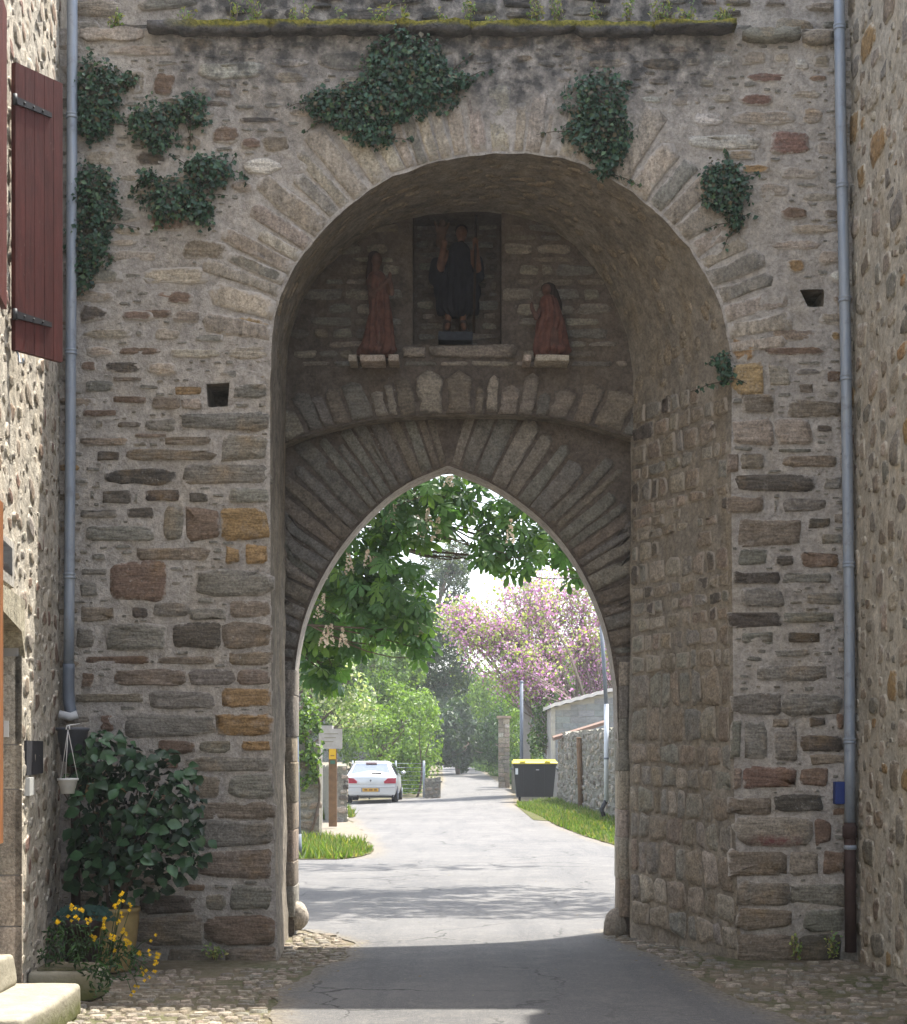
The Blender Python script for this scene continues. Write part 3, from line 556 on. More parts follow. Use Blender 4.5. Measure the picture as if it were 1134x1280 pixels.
def okl(cx, cy, w, h):
    pts = np.array([(cx-w/2, cy-h/2), (cx+w/2, cy-h/2), (cx+w/2, cy+h/2), (cx-w/2, cy+h/2)])
    n1 = (a[0][0]-.01, a[1][1]); inn = not ((cx+w/2 > a[0][0]) and (cx-w/2 < a[2][0]) and (cy > a[0][1]-.14))
    return pip(pts, LUN).sum() >= 3 and inn and cy > Wp(0, 462, YB)[2]
S5 = [dict(ol=outline(cx, cy, w, h, random.uniform(-.03, .03), 10, jit=.07), h=random.uniform(.006, .018), a=-.12, c=random.choice(['g', 'b', 'c', 'g', 'c'])) for cx, cy, w, h in courses((-1.6, Wp(0, 460, YB)[2], 1.7, 6.3), (.06, .13), (.12, .40), .014, 0, okl)]
S5 += [dict(ol=outline(*[(Wp(x0, y1, YB)[k]+Wp(x1, y0, YB)[k])/2 for k in (0, 2)], (x1-x0)/F*YB, (y1-y0)/F*YB, 0, 12, e=7, jit=.04), h=.035, c='p') for x0, y0, x1, y1 in [(501, 431, 532, 449), (535, 431, 645, 449)]]
lay(S5, lmap, MATS['lunette_stone'], lun, 300)
segw = np.array([Wp(x, y, YB)[0::2] for x, y in SEG]); Lg = np.concatenate([[0], np.cumsum(np.linalg.norm(np.diff(segw, axis=0), axis=1))]); sc_ = np.array((segw[20][0], segw[20][1]-2.6))
def rad2(mid): d = mid-sc_; return d/np.linalg.norm(d)
R2 = ring(segw, Lg, .04, Lg[-1]-.05, (.08, .24), (.18, .34), rad2, ['c', 'p', 'g', 'b', 'c'], (.01, .024))
for r in R2: r['mat'] = MATS['lunette_stone']
lay(R2, lmap, MATS['lunette_stone'], lun, 300, 'voussoir')
# soffit of the segmental arch
YP = 13.52
mb = MB(); n = len(segw); mb.add([(x, YB-.003, z) for x, z in segw]+[(x, YP+.01, z) for x, z in segw], [[k, k+1, n+k+1, n+k] for k in range(n-1)]); mb.build('relieving_arch_soffit', MATS['vault_mortar'], gate)

# inner wall with the pointed arch
PA_L = smooth([(368, 860), (369, 826), (381, 766), (411, 704), (452, 650), (502, 606), (560, 582)], 40); PA_R = smooth([(560, 582), (618, 604), (678, 648), (714, 690), (740, 736), (761, 792), (771, 860)], 40)
PJ_L = [(368, 1180), (368, 1000), (367, 930)]; PJ_R = [(773, 930), (775, 1000), (776, 1180)]
pap = np.array([*PJ_L, *PA_L, *PA_R[1:], *PJ_R]); paw = np.array([Wp(x, y, YP)[0::2] for x, y in pap])
phole = [(paw[0][0], -.5)]+[tuple(x) for x in paw]+[(paw[-1][0], -.5)]
pmap = lambda u, v, h: np.stack([u, YP-h, v], 1)
V, q = wallgrid((-1.75, -.05, 1.8, 5.0), .024, [phole], pmap, .005, 41, 6.)
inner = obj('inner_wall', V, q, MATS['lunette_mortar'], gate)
YE = 13.86; n = len(paw); mb = MB()
mb.add([(x, YP-.003, z) for x, z in paw]+[(x, YE+.004, z) for x, z in paw], [[k, k+1, n+k+1, n+k] for k in range(n-1)]); mb.build('pointed_arch_soffit', MATS['mortar'], gate)
V, q = wallgrid((-7, -.05, 7, 8.6), .12, [phole], lambda u, v, h: np.stack([u, YE+h*0, v], 1), 0.); obj('back_wall', V, q, MATS['mortar'], gate)
R3 = []
for side, arcp in ((0, np.array([Wp(x, y, YP)[0::2] for x, y in PA_L])), (1, np.array([Wp(x, y, YP)[0::2] for x, y in PA_R]))):
    La = np.concatenate([[0], np.cumsum(np.linalg.norm(np.diff(arcp, axis=0), axis=1))]); c0 = np.array((arcp[-1 if side == 0 else 0][0]+(.55 if side == 0 else -.55), 2.15))
    def rad3(mid, c0=c0): d = mid-c0; return d/np.linalg.norm(d)
    R3 += ring(arcp, La, .01, La[-1]-.02, (.06, .16), (.55, .9), rad3, ['g', 'b', 'c', 'g', 'g', 'b'], (.005, .014))
lim = (Wp(350, 0, YP)[0], Wp(797, 0, YP)[0])
for r in R3:
    r['mat'] = MATS['dark_arch_stone']; r['ol'][:, 0] = np.clip(r['ol'][:, 0], *lim)
lay(R3, pmap, MATS['dark_arch_stone'], inner, 300, 'voussoir')
# jamb stones, one above the other
for s, x0, x1 in ((0, 352, 368.5), (1, 774, 792)):
    z = .16
    while z < 2.2:
        hh = random.uniform(.17, .36); xa, xb = Wp(x0, 0, YP)[0], Wp(x1, 0, YP)[0]
        mbx = MB(); dx = random.uniform(-.008, .008); bxy = [(xa, YP+.03), (xb+dx if s == 0 else xb, YP-.02), (xb+dx if s == 0 else xb, YE+.01), (xa, YE+.01)]
        x_in = (xb if s == 0 else xa)+dx; x_out = xa if s == 0 else xb
        prof = [(x_out, YP+.02), (x_out, YP-.03), ((x_in*.75+x_out*.25), YP-.045), (x_in, YP-.02), (x_in+(.006 if s == 0 else -.006), YP+.15), (x_in, YE+.012), (x_out, YE+.012)]
        zz = [z, z+.012, z+hh-.012, z+hh]; kk = [.96, 1, 1, .96]; cxm = (x_in+x_out)/2; cym = (YP+YE)/2
        Vj = [(cxm+(x-cxm)*k+random.uniform(-.003, .003), cym+(y-cym)*(1-(1-k)*.2), zq) for zq, k in zip(zz, kk) for x, y in prof]; n7 = 7
        mbx.add(Vj, [[i*n7+k, i*n7+(k+1) % n7, (i+1)*n7+(k+1) % n7, (i+1)*n7+k] for i in range(3) for k in range(n7)]+[list(range(7))[::-1], [21+k for k in range(7)]])
        mbx.build('jamb_stone', MATS['arch_stone'], inner, (*colr(random.choice(['c', 'b', 'b', 'g'])), -.05)); z += hh+.001
# wheel guards at the feet of the jambs
mb = MB(); c = Wp(371, 1148, 13.62); mb.ball((c[0], c[1], .155), (.105, .11, .125), 14, 9); V, Fc, _ = mb.arr(); V = V+.008*np.c_[fbm(V, 9, 2, 1), fbm(V, 9, 2, 2), fbm(V, 9, 2, 3)]; obj('wheel_guard', V, Fc, MATS['arch_stone'], gate, colr('p'))
mb = MB(); c = Wp(769, 1140, 13.6); mb.lathe([(.001, -.02), (.12, -.02), (.115, .10), (.10, .17), (.055, .215), (.001, .225)], (c[0]+.02, c[1], 0), 12); V, Fc, _ = mb.arr(); V = V+.012*np.c_[fbm(V, 9, 2, 4), fbm(V, 9, 2, 5), fbm(V, 9, 2, 6)]; obj('wheel_guard', V, Fc, MATS['arch_stone'], gate, colr('c'))
# ledge, wall above it, top
YU = 12.3
V, q = wallgrid((XL, 6.9, XR, 8.6), .04, [], lambda u, v, h: np.stack([u, YU-h, v], 1), .012, 51, 6.); upw = obj('upper_wall', V, q, MATS['mortar'], gate)
S6 = [dict(ol=outline(cx, cy, w, h, random.uniform(-.08, .08), 10, jit=.1), h=random.uniform(.012, .03), c=random.choice(['d', 'g', 'd', 'c', 'g'])) for cx, cy, w, h in darts((XL, 7.0, XR, 7.6), [], 1500, (.06, .15), .015)]
lay(S6, lambda u, v, h: np.stack([u, YU-h, v], 1), MATS['stone'], upw, 300)
m = NT('mossy_slab'); p = m.pos(); n1 = m.noise(p, 9, 6, .7); n2 = m.noise(p, 40, 4); z = xyz(m, p, 2); x = xyz(m, p, 0)
c = m.mix(m.ramp(n1, .35, .65), (.05, .05, .052), (.16, .15, .145)); mo = m.ramp(m.math('ADD', z, m.math('MULTIPLY', n1, .09)), 7.065, 7.09)
c = m.mix(m.math('MULTIPLY', mo, m.ramp(x, -2.2, -1.9)), c, m.mix(m.ramp(n2, .4, .6), (.10, .10, .02), (.24, .21, .04))); m.done(m.bsdf(c, .95, m.bump(m.math('ADD', n1, n2), .9, .03), .1))
x = Wp(183, 0, 11.9)[0]; xe = Wp(922, 0, 11.9)[0]
def slab(x0, x1, z0, z1, mat, col, proud):
    n = max(6, int((x1-x0)/.05)); X = np.linspace(x0, x1, n); V = []
    for i, xx_ in enumerate(X):
        e = 0 if 0 < i < n-1 else .02; w = 1.7*fbm(np.array([[xx_, .1, .2], [xx_, .9, .2], [xx_, 1.9, .2]]), 8, 3, 3)
        V += [(xx_, YU+.02, z0), (xx_, 12-.012-proud*.55, z0+.012+.012*w[0]+e), (xx_, 12-proud+.022*w[1]+e, z0+.02+.012*w[2]+e), (xx_, 12-proud+.022*w[2]+e, z1-.012+.008*w[1]), (xx_, 12-proud+.03, z1+.012*w[0]), (xx_, YU+.02, z1)]
    Fc = [[i*6+k, i*6+(k+1) % 6, (i+1)*6+(k+1) % 6, (i+1)*6+k] for i in range(n-1) for k in range(6)]+[list(range(6))[::-1], [(n-1)*6+k for k in range(6)]]
    return obj('ledge_slab', V, Fc, mat, gate, colr(col))
while x < xe-.15:
    w = min(random.uniform(.5, .95), xe-x); w = xe-x if xe-x-w < .3 else w
    slab(x, x+w-.004, 6.985+random.uniform(-.02, .014), 7.075+random.uniform(-.01, .01), MATS['mossy_slab'], 'd', random.uniform(.09, .13)); x += w
slab(Wp(928, 0, 12)[0], Wp(1000, 0, 12)[0], 6.93, 7.04, MATS['stone'], 'g', .07); slab(Wp(1003, 0, 12)[0], Wp(1041, 0, 12)[0], 6.91, 7.03, MATS['stone'], 'c', .05); slab(Wp(100, 0, 12)[0], Wp(180, 0, 12)[0], 6.95, 7.05, MATS['stone'], 'p', .03)
mb = MB(); mb.box((-7, YU+.01, 8.58), (7, YE+.02, 8.7)); mb.build('wall_top', MATS['mortar'], gate, smooth=False)
# ------------------------------------------------------------------ the house on the left: its street front runs from the gate towards us
lh = empty('stone_house', (-5.5, 8, 0), 'pale rubble house with maroon shutters and sunlit front beside the grey downpipe', 'house')
LD = np.array((.144, -.9896)); LN = np.array((.9896, .144)); L0 = np.array((-2.985, 12.0))       # along the front (u from the gate), outward, start
def hmap(u, v, h): return np.stack([L0[0]+LD[0]*u+LN[0]*h, L0[1]+LD[1]*u+LN[1]*h, v], 1)
DOOR = [(2.42, -.2), (2.42, 2.2), (2.5, 2.4), (2.65, 2.5), (3.3, 2.5), (3.3, -.2)]
V, q = wallgrid((-.06, -.05, 9., 9.), .04, [DOOR], hmap, .011, 61, 9.); lw = obj('street_wall', V, q, MATS['house_mortar'], lh)
mb = MB(); A, B = hmap(np.array([-.06, 9.]), np.zeros(2), np.zeros(2))
mb.add([(A[0], 13.86, 0), (A[0], A[1], 0), (B[0], B[1], 0), (-9, B[1], 0), (-9, 13.86, 0)]+[(A[0], 13.86, 9), (A[0], A[1], 9), (B[0], B[1], 9), (-9, B[1], 9), (-9, 13.86, 9)], [[0, 1, 6, 5], [2, 3, 8, 7], [3, 4, 9, 8], [4, 0, 5, 9], [5, 6, 7, 8, 9]]); mb.build('wall_body', MATS['house_mortar'], lh, smooth=False)
def okh(cx, cy, w, h): return not pip(np.array([(cx-w/2, cy), (cx+w/2, cy), (cx, cy)]), DOOR).any()
ST2 = [dict(ol=outline(cx, cy, w, h, random.uniform(-.2, .2), 9, e=2.6, jit=.14), h=random.uniform(.003, .012), a=.2, c=random.choice(['r', 'b', 'R', 'c', 'b', 'p', 'g', 'r'])) for cx, cy, w, h in darts((-.02, .02, 3.7, 7.3), [], 6500, (.05, .16), .018, okh, (1.2, 3.2))]
lay(ST2, hmap, MATS['house_stone'], lw, 300)
# doorway: dressed jamb, reveal, door
mb = MB()
for (u0, u1) in ((2.42, 3.3),):
    P = hmap(np.array([2.42, 2.42, 2.42, 2.42, 3.3, 3.3, 3.3, 3.3]), np.array([0, 2.5, 0, 2.5]*2), np.array([0, 0, -.16, -.16]*2)); mb.add(P, [[0, 1, 3, 2], [2, 3, 7, 6], [4, 5, 7, 6], [1, 5, 7, 3]])
mb.build('door_reveal', MATS['concrete'], lh, smooth=False)
zs = [.0, .52, .83, 1.35, 1.62, 2.16]
for i, (za, zb) in enumerate(zip(zs[:-1], zs[1:])):
    w = .10 if i % 2 else .05; P = np.concatenate([hmap(np.array([2.42-w, 2.43, 2.43, 2.42-w]), np.full(4, z_), np.array([-.02, -.02, .02, .012])) for z_ in (za+.004, zb-.004)])
    P2 = np.concatenate([hmap(np.array([2.415, 2.43, 2.43, 2.415]), np.full(4, z_), np.array([-.15, -.15, .02, .02])) for z_ in (za+.004, zb-.004)])
    mb = MB(); bf = [[0, 1, 2, 3], [4, 7, 6, 5], [0, 4, 5, 1], [1, 5, 6, 2], [2, 6, 7, 3], [3, 7, 4, 0]]; mb.add(P, bf); mb.add(P2, bf); mb.build('jamb_stone', MATS['dressed_stone'], lh, colr((.40, .36, .29)), smooth=False)
P = np.concatenate([hmap(np.array([2.36, 2.52, 3.4, 3.4, 2.36]), np.array([2.15, 2.30, 2.36, 2.5, 2.5]), np.full(5, k)) for k in (-.1, .03)]); mb = MB(); mb.add(P, [[4, 3, 2, 1, 0], [5, 6, 7, 8, 9]]+[[k, (k+1) % 5, 5+(k+1) % 5, 5+k] for k in range(5)]); mb.build('door_lintel', MATS['dressed_stone'], lh, colr((.38, .35, .27)), smooth=False)
mb = MB(); P = np.concatenate([hmap(np.array([2.43, 3.3, 3.3, 2.43]), np.array([.39, .39, 2.5, 2.5]), np.full(4, k)) for k in (-.15, -.11)]); mb.add(P, [[0, 3, 2, 1], [4, 5, 6, 7], [0, 1, 5, 4], [1, 2, 6, 5], [2, 3, 7, 6], [3, 0, 4, 7]]); mb.build('door', MATS['wood'], lh, smooth=False)
# frame of the little window over the door
P = np.concatenate([hmap(np.array([2.72, 3.6, 3.6, 2.72]), np.array([2.54, 2.54, 2.80, 2.80]), np.full(4, k)) for k in (-.02, .012)]); mb = MB(); mb.add(P, bf); mb.build('window_frame', MATS['dressed_stone'], lh, colr((.36, .34, .3)), smooth=False)
P = np.concatenate([hmap(np.array([2.82, 3.5, 3.5, 2.82]), np.array([2.60, 2.60, 2.76, 2.76]), np.full(4, k)) for k in (.0, .014)]); mb = MB(); mb.add(P, bf); mb.build('window_pane', MATS['glass_dark'], lh, smooth=False)
# slate patch, small box and plate on the front
def plate(nm, px0, px1, py0, py1, mat, col, th):
    def uu(px): return (-(L0[0]-(px-CX)/F*L0[1]))/(LD[0]-(px-CX)/F*LD[1])
    u0, u1 = uu(px1), uu(px0); Yc = L0[1]+LD[1]*(u0+u1)/2; z0, z1 = CZ+(HY-py1)/F*Yc, CZ+(HY-py0)/F*Yc
    P = np.concatenate([hmap(np.array([u0, u1, u1, u0]), np.array([z0, z0, z1, z1]), np.full(4, k)) for k in (-.01, th)]); mb = MB(); mb.add(P, bf); return mb.build(nm, mat, lh, col, smooth=False)
plate('slate_stone', 31, 52, 926, 968, MATS['block'], (.035, .035, .04), .012); plate('meter_box', 31, 37, 972, 994, MATS['paint'], (.45, .45, .43), .03)
# shutters
def leaf_shutter(nm, h0, h1, z0, z1, col, thick, n, label, strap=True, hook=False):
    h0, h1 = np.array(h0), np.array(h1); r = empty(nm, (*h0, z0), label, 'shutter'); d = h1-h0; w = np.linalg.norm(d); d /= w; nn = np.array((d[1], -d[0]))
    for k in range(n):
        a, b = h0+d*(w*k/n+.0015), h0+d*(w*(k+1)/n-.0015); P = [(*a, z0), (*b, z0), (*(b+nn*thick), z0), (*(a+nn*thick), z0), (*a, z1), (*b, z1), (*(b+nn*thick), z1), (*(a+nn*thick), z1)]
        m_ = MB(); m_.add(P, bf); m_.build('plank', MATS['worn_paint'], r, tuple(np.array(col)*random.uniform(.82, 1.15)), smooth=False)
    if strap:
        for zc in (z0+.2, z1-.22):
            a, b = h0-d*.01, h0+d*w*.74; o1, o2 = nn*(thick+.001), nn*(thick+.009); P = [(*(a+o1), zc-.022), (*(b+o1), zc-.014), (*(b+o2), zc-.014), (*(a+o2), zc-.022), (*(a+o1), zc+.022), (*(b+o1), zc+.014), (*(b+o2), zc+.014), (*(a+o2), zc+.022)]
            m_ = MB(); m_.add(P, bf); st_ = m_.build('strap_hinge', MATS['black_iron'], r, smooth=False)
            m_ = MB()
            for f in (.25, .5, .75): c = a+(b-a)*f+nn*(thick+.01); m_.ball((*c, zc), .008, 6, 4)
            m_.build('rivet', MATS['black_iron'], st_)
            m_ = MB(); m_.tube([(*(a+o2), zc-.03), (*(a+o2), zc+.03)], .014, 8); m_.build('pintle', MATS['black_iron'], r)
    if hook:
        m_ = MB(); c = h0+d*.03+nn*.01; m_.tube([(*c, z0+.01), (*(c+nn*.02), z0-.03), (*(c+nn*.03), z0-.07), (*(c+nn*.055), z0-.075), (*(c+nn*.06), z0-.05)], .006, 6); m_.build('hook', MATS['zinc'], r)
    return r
a = Wp(14, 0, 9.12)[0]; b = Wp(73.5, 0, 9.42)[0]
leaf_shutter('window_shutter', (a, 9.12), (b, 9.42), Wp(0, 446, 9.27)[2], Wp(0, 93, 9.27)[2], (.066, .016, .013), .036, 5, 'maroon plank shutter with black strap hinges, swung out from the house', True, True)
p0, p1 = hmap(np.array([3.47, 3.0]), np.zeros(2), np.full(2, .012))
P0 = hmap(np.array([4.2, 3.447]), np.zeros(2), np.full(2, .035)); leaf_shutter('window_shutter', P0[0][:2], P0[1][:2], 3.98, 5.6, (.066, .016, .013), .03, 4, 'maroon shutter folded flat on the house, only its edge showing', False)
P0 = hmap(np.array([4.2, 3.5]), np.zeros(2), np.full(2, .028)); leaf_shutter('window_shutter', P0[0][:2], P0[1][:2], 1.09, 2.92, (.20, .075, .02), .025, 4, 'orange brown varnished shutter lying against the house front, its edge showing', False)
mb = MB(); c = Wp(7, 911, 9.55); mb.box((c[0]-.014, 9.56, c[2]-.05), (c[0]+.014, 9.575, c[2]+.05)); tag(mb.build('door_plate', MATS['paint'], None, (.75, .75, .72), smooth=False), 'small white plate on the stone reveal of the doorway', 'plate')
# steps
def softbox(a, b, r, seed, amp=.012):
    bm = bmesh.new(); bmesh.ops.create_cube(bm, size=1.)
    bmesh.ops.scale(bm, vec=(b[0]-a[0], b[1]-a[1], b[2]-a[2]), verts=bm.verts); bmesh.ops.bevel(bm, geom=bm.edges[:], offset=r, segments=3, affect='EDGES', profile=.6)
    bmesh.ops.subdivide_edges(bm, edges=[e for e in bm.edges if e.calc_length() > .12], cuts=5, use_grid_fill=True)
    bm.verts.ensure_lookup_table(); V = np.array([v.co[:] for v in bm.verts])+np.array([(a[k]+b[k])/2 for k in range(3)]); Fc = [[v.index for v in f.verts] for f in bm.faces]; bm.free()
    return V+amp*np.c_[fbm(V, 5, 3, seed), fbm(V, 5, 3, seed+1), fbm(V, 5, 3, seed+2)], Fc
st = empty('door_steps', (-2.5, 9.1, 0), 'two worn pale stone steps up to the doorway beside the trough', 'steps')
m = NT('step_stone'); p = m.pos(); n1 = m.noise(p, 6, 5, .7); n2 = m.noise(p, 40, 4); z = xyz(m, p, 2); xn = xyz(m, m.n('NewGeometry', 'Normal'), 2)
c = m.mix(m.ramp(n1, .35, .65), (.36, .33, .26), (.26, .24, .185)); c = m.mix(m.math('MULTIPLY', m.ramp(xn, .6, .1), m.ramp(m.math('ADD', z, m.math('MULTIPLY', n1, .2)), .26, .14)), c, (.12, .125, .05)); c = m.mix(m.ramp(n2, .55, .7, 0., .3), c, (.2, .18, .14))
m.done(m.bsdf(c, .9, m.bump(m.math('ADD', n1, m.math('MULTIPLY', n2, .4)), .6, .02), .15))
obj('step', *softbox((-2.9, 8.2, -.02), (-2.235, 9.5, .19), .035, 5), MATS['step_stone'], st); obj('step', *softbox((-2.95, 8.2, .185), (-2.6, 9.42, .385), .03, 15), MATS['step_stone'], st)

# ------------------------------------------------------------------ house on the right
rh = empty('stone_house', (6, 8, 0), 'shaded ochre rubble house beside the long downpipe with rusty foot', 'house')
def rm(u, v, h):   # slight batter, u from the gate towards us
    return np.stack([3.005+.055*np.clip(1-v/7., 0, 1)-h, 12.-u, v], 1)
V, q = wallgrid((-.06, -.05, 8., 8.6), .045, [], rm, .008, 71, 8.); rw = obj('street_wall', V, q, MATS['house_mortar'], rh)
mb = MB(); mb.box((3.10, 4., 0), (9, 13.86, 8.6)); mb.build('wall_body', MATS['house_mortar'], rh, smooth=False)
ST3 = [dict(ol=outline(cx, cy, w, h, random.uniform(-.2, .2), 11, e=random.uniform(2.8, 5), jit=.1), h=random.uniform(.003, .013), a=.12, c=random.choice(['b', 'c', 'g', 'p', 'g', 'b', 'c', 'o', 'p'])) for cx, cy, w, h in darts((-.02, .02, 2.1, 7.3), [], 3800, (.08, .26), .008, None, (.8, 2.0))]
lay(ST3, rm, MATS['house_stone'], rw, 300)

# ------------------------------------------------------------------ downpipes
def pipe(name, pts, r, collars, label, extra=None):
    root = empty(name, pts[-1], label, 'pipe'); m_ = MB(); m_.tube(dense(pts, 14), r, 14); m_.build('pipe', MATS['zinc'], root)
    for z in collars:
        P = np.array(pts); c = [np.interp(z, P[::-1, 2], P[::-1, k]) for k in (0, 1)]
        m_ = MB(); m_.lathe([(r+.001, -.022), (r+.007, -.02), (r+.007, -.008), (r+.003, -.004), (r+.003, .004), (r+.007, .008), (r+.007, .02), (r+.001, .022)], (*c, z), 14); co = m_.build('collar', MATS['zinc'], root)
        m_ = MB(); m_.box((c[0]-.008, c[1]+r-.005, z-.01), (c[0]+.008, c[1]+.12, z+.01)); m_.build('bracket', MATS['black_iron'], co, smooth=False)
    return root
yl = 11.90
lp = pipe('downpipe', [Wp(90.5, -60, yl), Wp(90, 200, yl), Wp(88, 560, yl), Wp(86, 832, yl)], .0395, [Wp(0, y, yl)[2] for y in (145, 440, 720)], 'grey zinc downpipe in the corner by the pale sunlit house')
mb = MB(); e = [Wp(86, 830, yl), Wp(85.5, 868, yl), Wp(87, 884, yl-.01), Wp(91, 897, yl-.03)]; mb.tube(smooth(e, 10), .044, 14); mb.build('lower_pipe', MATS['zinc_dark'], lp)
mb = MB(); e = [Wp(97, 893, yl-.1), Wp(88, 896, yl-.11), Wp(74, 893, yl-.12)]; mb.tube(e, .031, 12); mb.build('elbow', MATS['paint'], lp, (.55, .55, .55))
yr = 11.91
rp = pipe('downpipe', [Wp(1048.5, -60, yr), Wp(1051, 150, yr), Wp(1057, 420, yr), Wp(1062, 780, yr), Wp(1062.5, 1030, yr)], .041, [Wp(0, y, yr)[2] for y in (34, 232, 374, 472, 706, 926)], 'grey zinc downpipe with rusty brown foot by the ochre house')
mb = MB(); mb.tube([Wp(1062.5, 1028, yr), Wp(1063, 1100, yr), Wp(1063.5, 1190, yr)], .043, 14); mb.lathe([(.044, 0), (.056, .01), (.056, .09), (.044, .1)], Wp(1062.5, 1048, yr), 14); mb.build('iron_foot', MATS['rust_iron'], rp)
mb = MB(); mb.lathe([(.042, 0), (.049, .005), (.049, .03), (.042, .035)], Wp(1063, 1062, yr), 14); mb.build('collar', MATS['zinc'], rp)
c = Wp(1048, 991, 11.96); V, Fc = softbox((c[0]-.036, 11.9, c[2]-.085), (c[0]+.036, 11.985, c[2]+.085), .008, 3, .001); tag(obj('blue_box', V, Fc, MATS['paint'], None, (.02, .04, .16)), 'small dark blue box on the gate wall beside the rusty pipe foot', 'box')

# ------------------------------------------------------------------ leaves
def leafcloud(P, N, size, cols, asp=.62, fold=.25, jit=.6, curl=.2):
    """a folded pointed leaf (4 triangles) at each point, facing roughly N"""
    n = len(P); N = N+RNG.normal(0, jit, (n, 3)); N /= np.linalg.norm(N, axis=1, keepdims=True)+1e-9
    T = np.cross(N, RNG.normal(0, 1, (n, 3))); T[:, 2] -= .5; T -= (T*N).sum(1, keepdims=True)*N; T /= np.linalg.norm(T, axis=1, keepdims=True)+1e-9; B = np.cross(N, T)
    s = size*RNG.uniform(.65, 1.3, (n, 1)); w = s*asp*.5
    b = P-T*s*.5; t = P+T*s*.5-N*s*curl; l = P-B*w+N*s*fold*.5; r = P+B*w+N*s*fold*.5; V = np.stack([b, r, t, l], 1).reshape(-1, 3)
    i = np.arange(n)*4; Fc = np.concatenate([np.stack([i, i+1, i+2], 1), np.stack([i, i+2, i+3], 1)])
    cols = np.array(cols); c = cols[RNG.integers(0, len(cols), n)]*RNG.uniform(.7, 1.3, (n, 1)); return V, Fc, np.repeat(c, 4, 0)
def in_ell(n, c, r, shell=.55):
    d = RNG.normal(0, 1, (n, 3)); d /= np.linalg.norm(d, axis=1, keepdims=True); k = (shell**3+(1-shell**3)*RNG.random(n))**(1/3); return np.array(c)+d*k[:, None]*np.array(r), d
def cloud(name, ells, dens, size, cols, mat, parent, nbias=(0, 0, .3), asp=.62, shell=.5, kind='stuff', lump=0.):
    PP, NN = [], []
    for c, r in ells:
        n = int(dens*(r[0]*r[1]*r[2])**(2/3)); P, d = in_ell(n, c, r, shell)
        if lump:
            k = fbm(P, 1/lump, 2, 77) > -.12; P, d = P[k], d[k]; P = P+.25*lump*np.c_[fbm(P, 1/lump, 2, 1), fbm(P, 1/lump, 2, 2), fbm(P, 1/lump, 2, 3)]
        PP.append(P); NN.append(d+np.array(nbias))
    P, N = np.concatenate(PP), np.concatenate(NN); V, Fc, C = leafcloud(P, N, size, cols, asp)
    o = obj(name, V, Fc, MATS[mat], parent, cols=C); 
    if kind: tag(o, kind=kind)
    return o
IVC = [(.03, .075, .045), (.04, .092, .055), (.024, .06, .038), (.058, .115, .068), (.03, .07, .04), (.035, .085, .05), (.075, .13, .06), (.022, .05, .034), (.10, .085, .05)]
def ivy(label, blobs, group='ivy growing on the gate wall'):
    c0 = Wp(blobs[0][0], blobs[0][1], 12.); root = empty('ivy', (c0[0], 11.98, c0[2]), label, 'ivy', group); ells = []
    for px, py, rx, ry in blobs: c = Wp(px, py, 11.96); ells.append(((c[0], 11.95, c[2]), (rx/166, .05+.26*min(rx, ry)/166, ry/166)))
    PP, NN = [], []
    for c, r in ells:
        n = int(4300*r[0]*r[2]*4)+50; P, d = in_ell(n, c, r, .35); edge = 1+.26*fbm(P*1., 11, 3, 8)[:, None]; P = np.array(c)+(P-np.array(c))*edge; P = P+RNG.normal(0, .018, P.shape); k = P[:, 1] < 12.01; PP.append(P[k]); NN.append(d[k]*.5+np.array((0, -.75, .45)))
    m_ = MB()
    for c, r in ells:                                # trailing shoots past the edge
        for _ in range(max(3, int(16*r[0]))):
            t = random.uniform(0, 6.28); a = np.array((c[0]+math.cos(t)*r[0]*.8, 11.97, c[2]+math.sin(t)*r[2]*.8)); L_ = random.uniform(.06, .2); d_ = np.array((math.cos(t)+random.gauss(0, .4), 0, math.sin(t)*.7+random.gauss(-.1, .4))); b = a+d_*L_; b[1] = 11.975; m_.tube([a, (a+b)/2+(0, -.01, .01), b], [.004, .003, .002], 4)
            n = int(L_/.016); f = RNG.random((n, 1)); PP.append(a+(b-a)*f+RNG.normal(0, .012, (n, 3))*[1, .4, 1]); NN.append(np.tile((0, -.9, .35), (n, 1)))
    tag(m_.build('shoot', MATS['bark'], root), kind='stuff')
    P_, N_ = np.concatenate(PP), np.concatenate(NN); k = RNG.random(len(P_)) < .6
    Va, Fa, Ca = leafcloud(P_[k], N_[k], .041, IVC, .8, .2, .45); Vb, Fb, Cb = leafcloud(P_[~k], N_[~k], .028, IVC, .75, .2, .6); V = np.concatenate([Va, Vb]); Fc = np.concatenate([Fa, Fb+len(Va)]); C = np.concatenate([Ca, Cb]); tag(obj('foliage', V, Fc, MATS['ivy_leaf'], root, cols=C), kind='stuff')
    m_ = MB()
    for px, py, rx, ry in blobs:
        for _ in range(5):
            a = Wp(px+random.uniform(-.5, .5)*rx, py+ry*random.uniform(.2, .9), 11.985); b = Wp(px+random.uniform(-.8, .8)*rx, py-ry*random.uniform(.1, .9), 11.95); m_.tube([a, ((a[0]+b[0])/2+.02, 11.97, (a[2]+b[2])/2), b], [.006, .005, .003], 5)
    tag(m_.build('stem', MATS['bark'], root), kind='stuff'); return root
ivy('dark ivy clump highest against the left downpipe', [(122, 118, 34, 48), (115, 150, 24, 30), (160, 100, 14, 6)])
ivy('tall narrow ivy clump hanging below the highest one beside the left downpipe', [(118, 245, 32, 42), (112, 300, 30, 45), (104, 335, 18, 32)])
ivy('small two-lobed ivy clump above the L-shaped one', [(190, 155, 33, 30), (222, 140, 16, 14), (243, 132, 15, 13), (250, 150, 8, 6), (200, 182, 15, 8)])
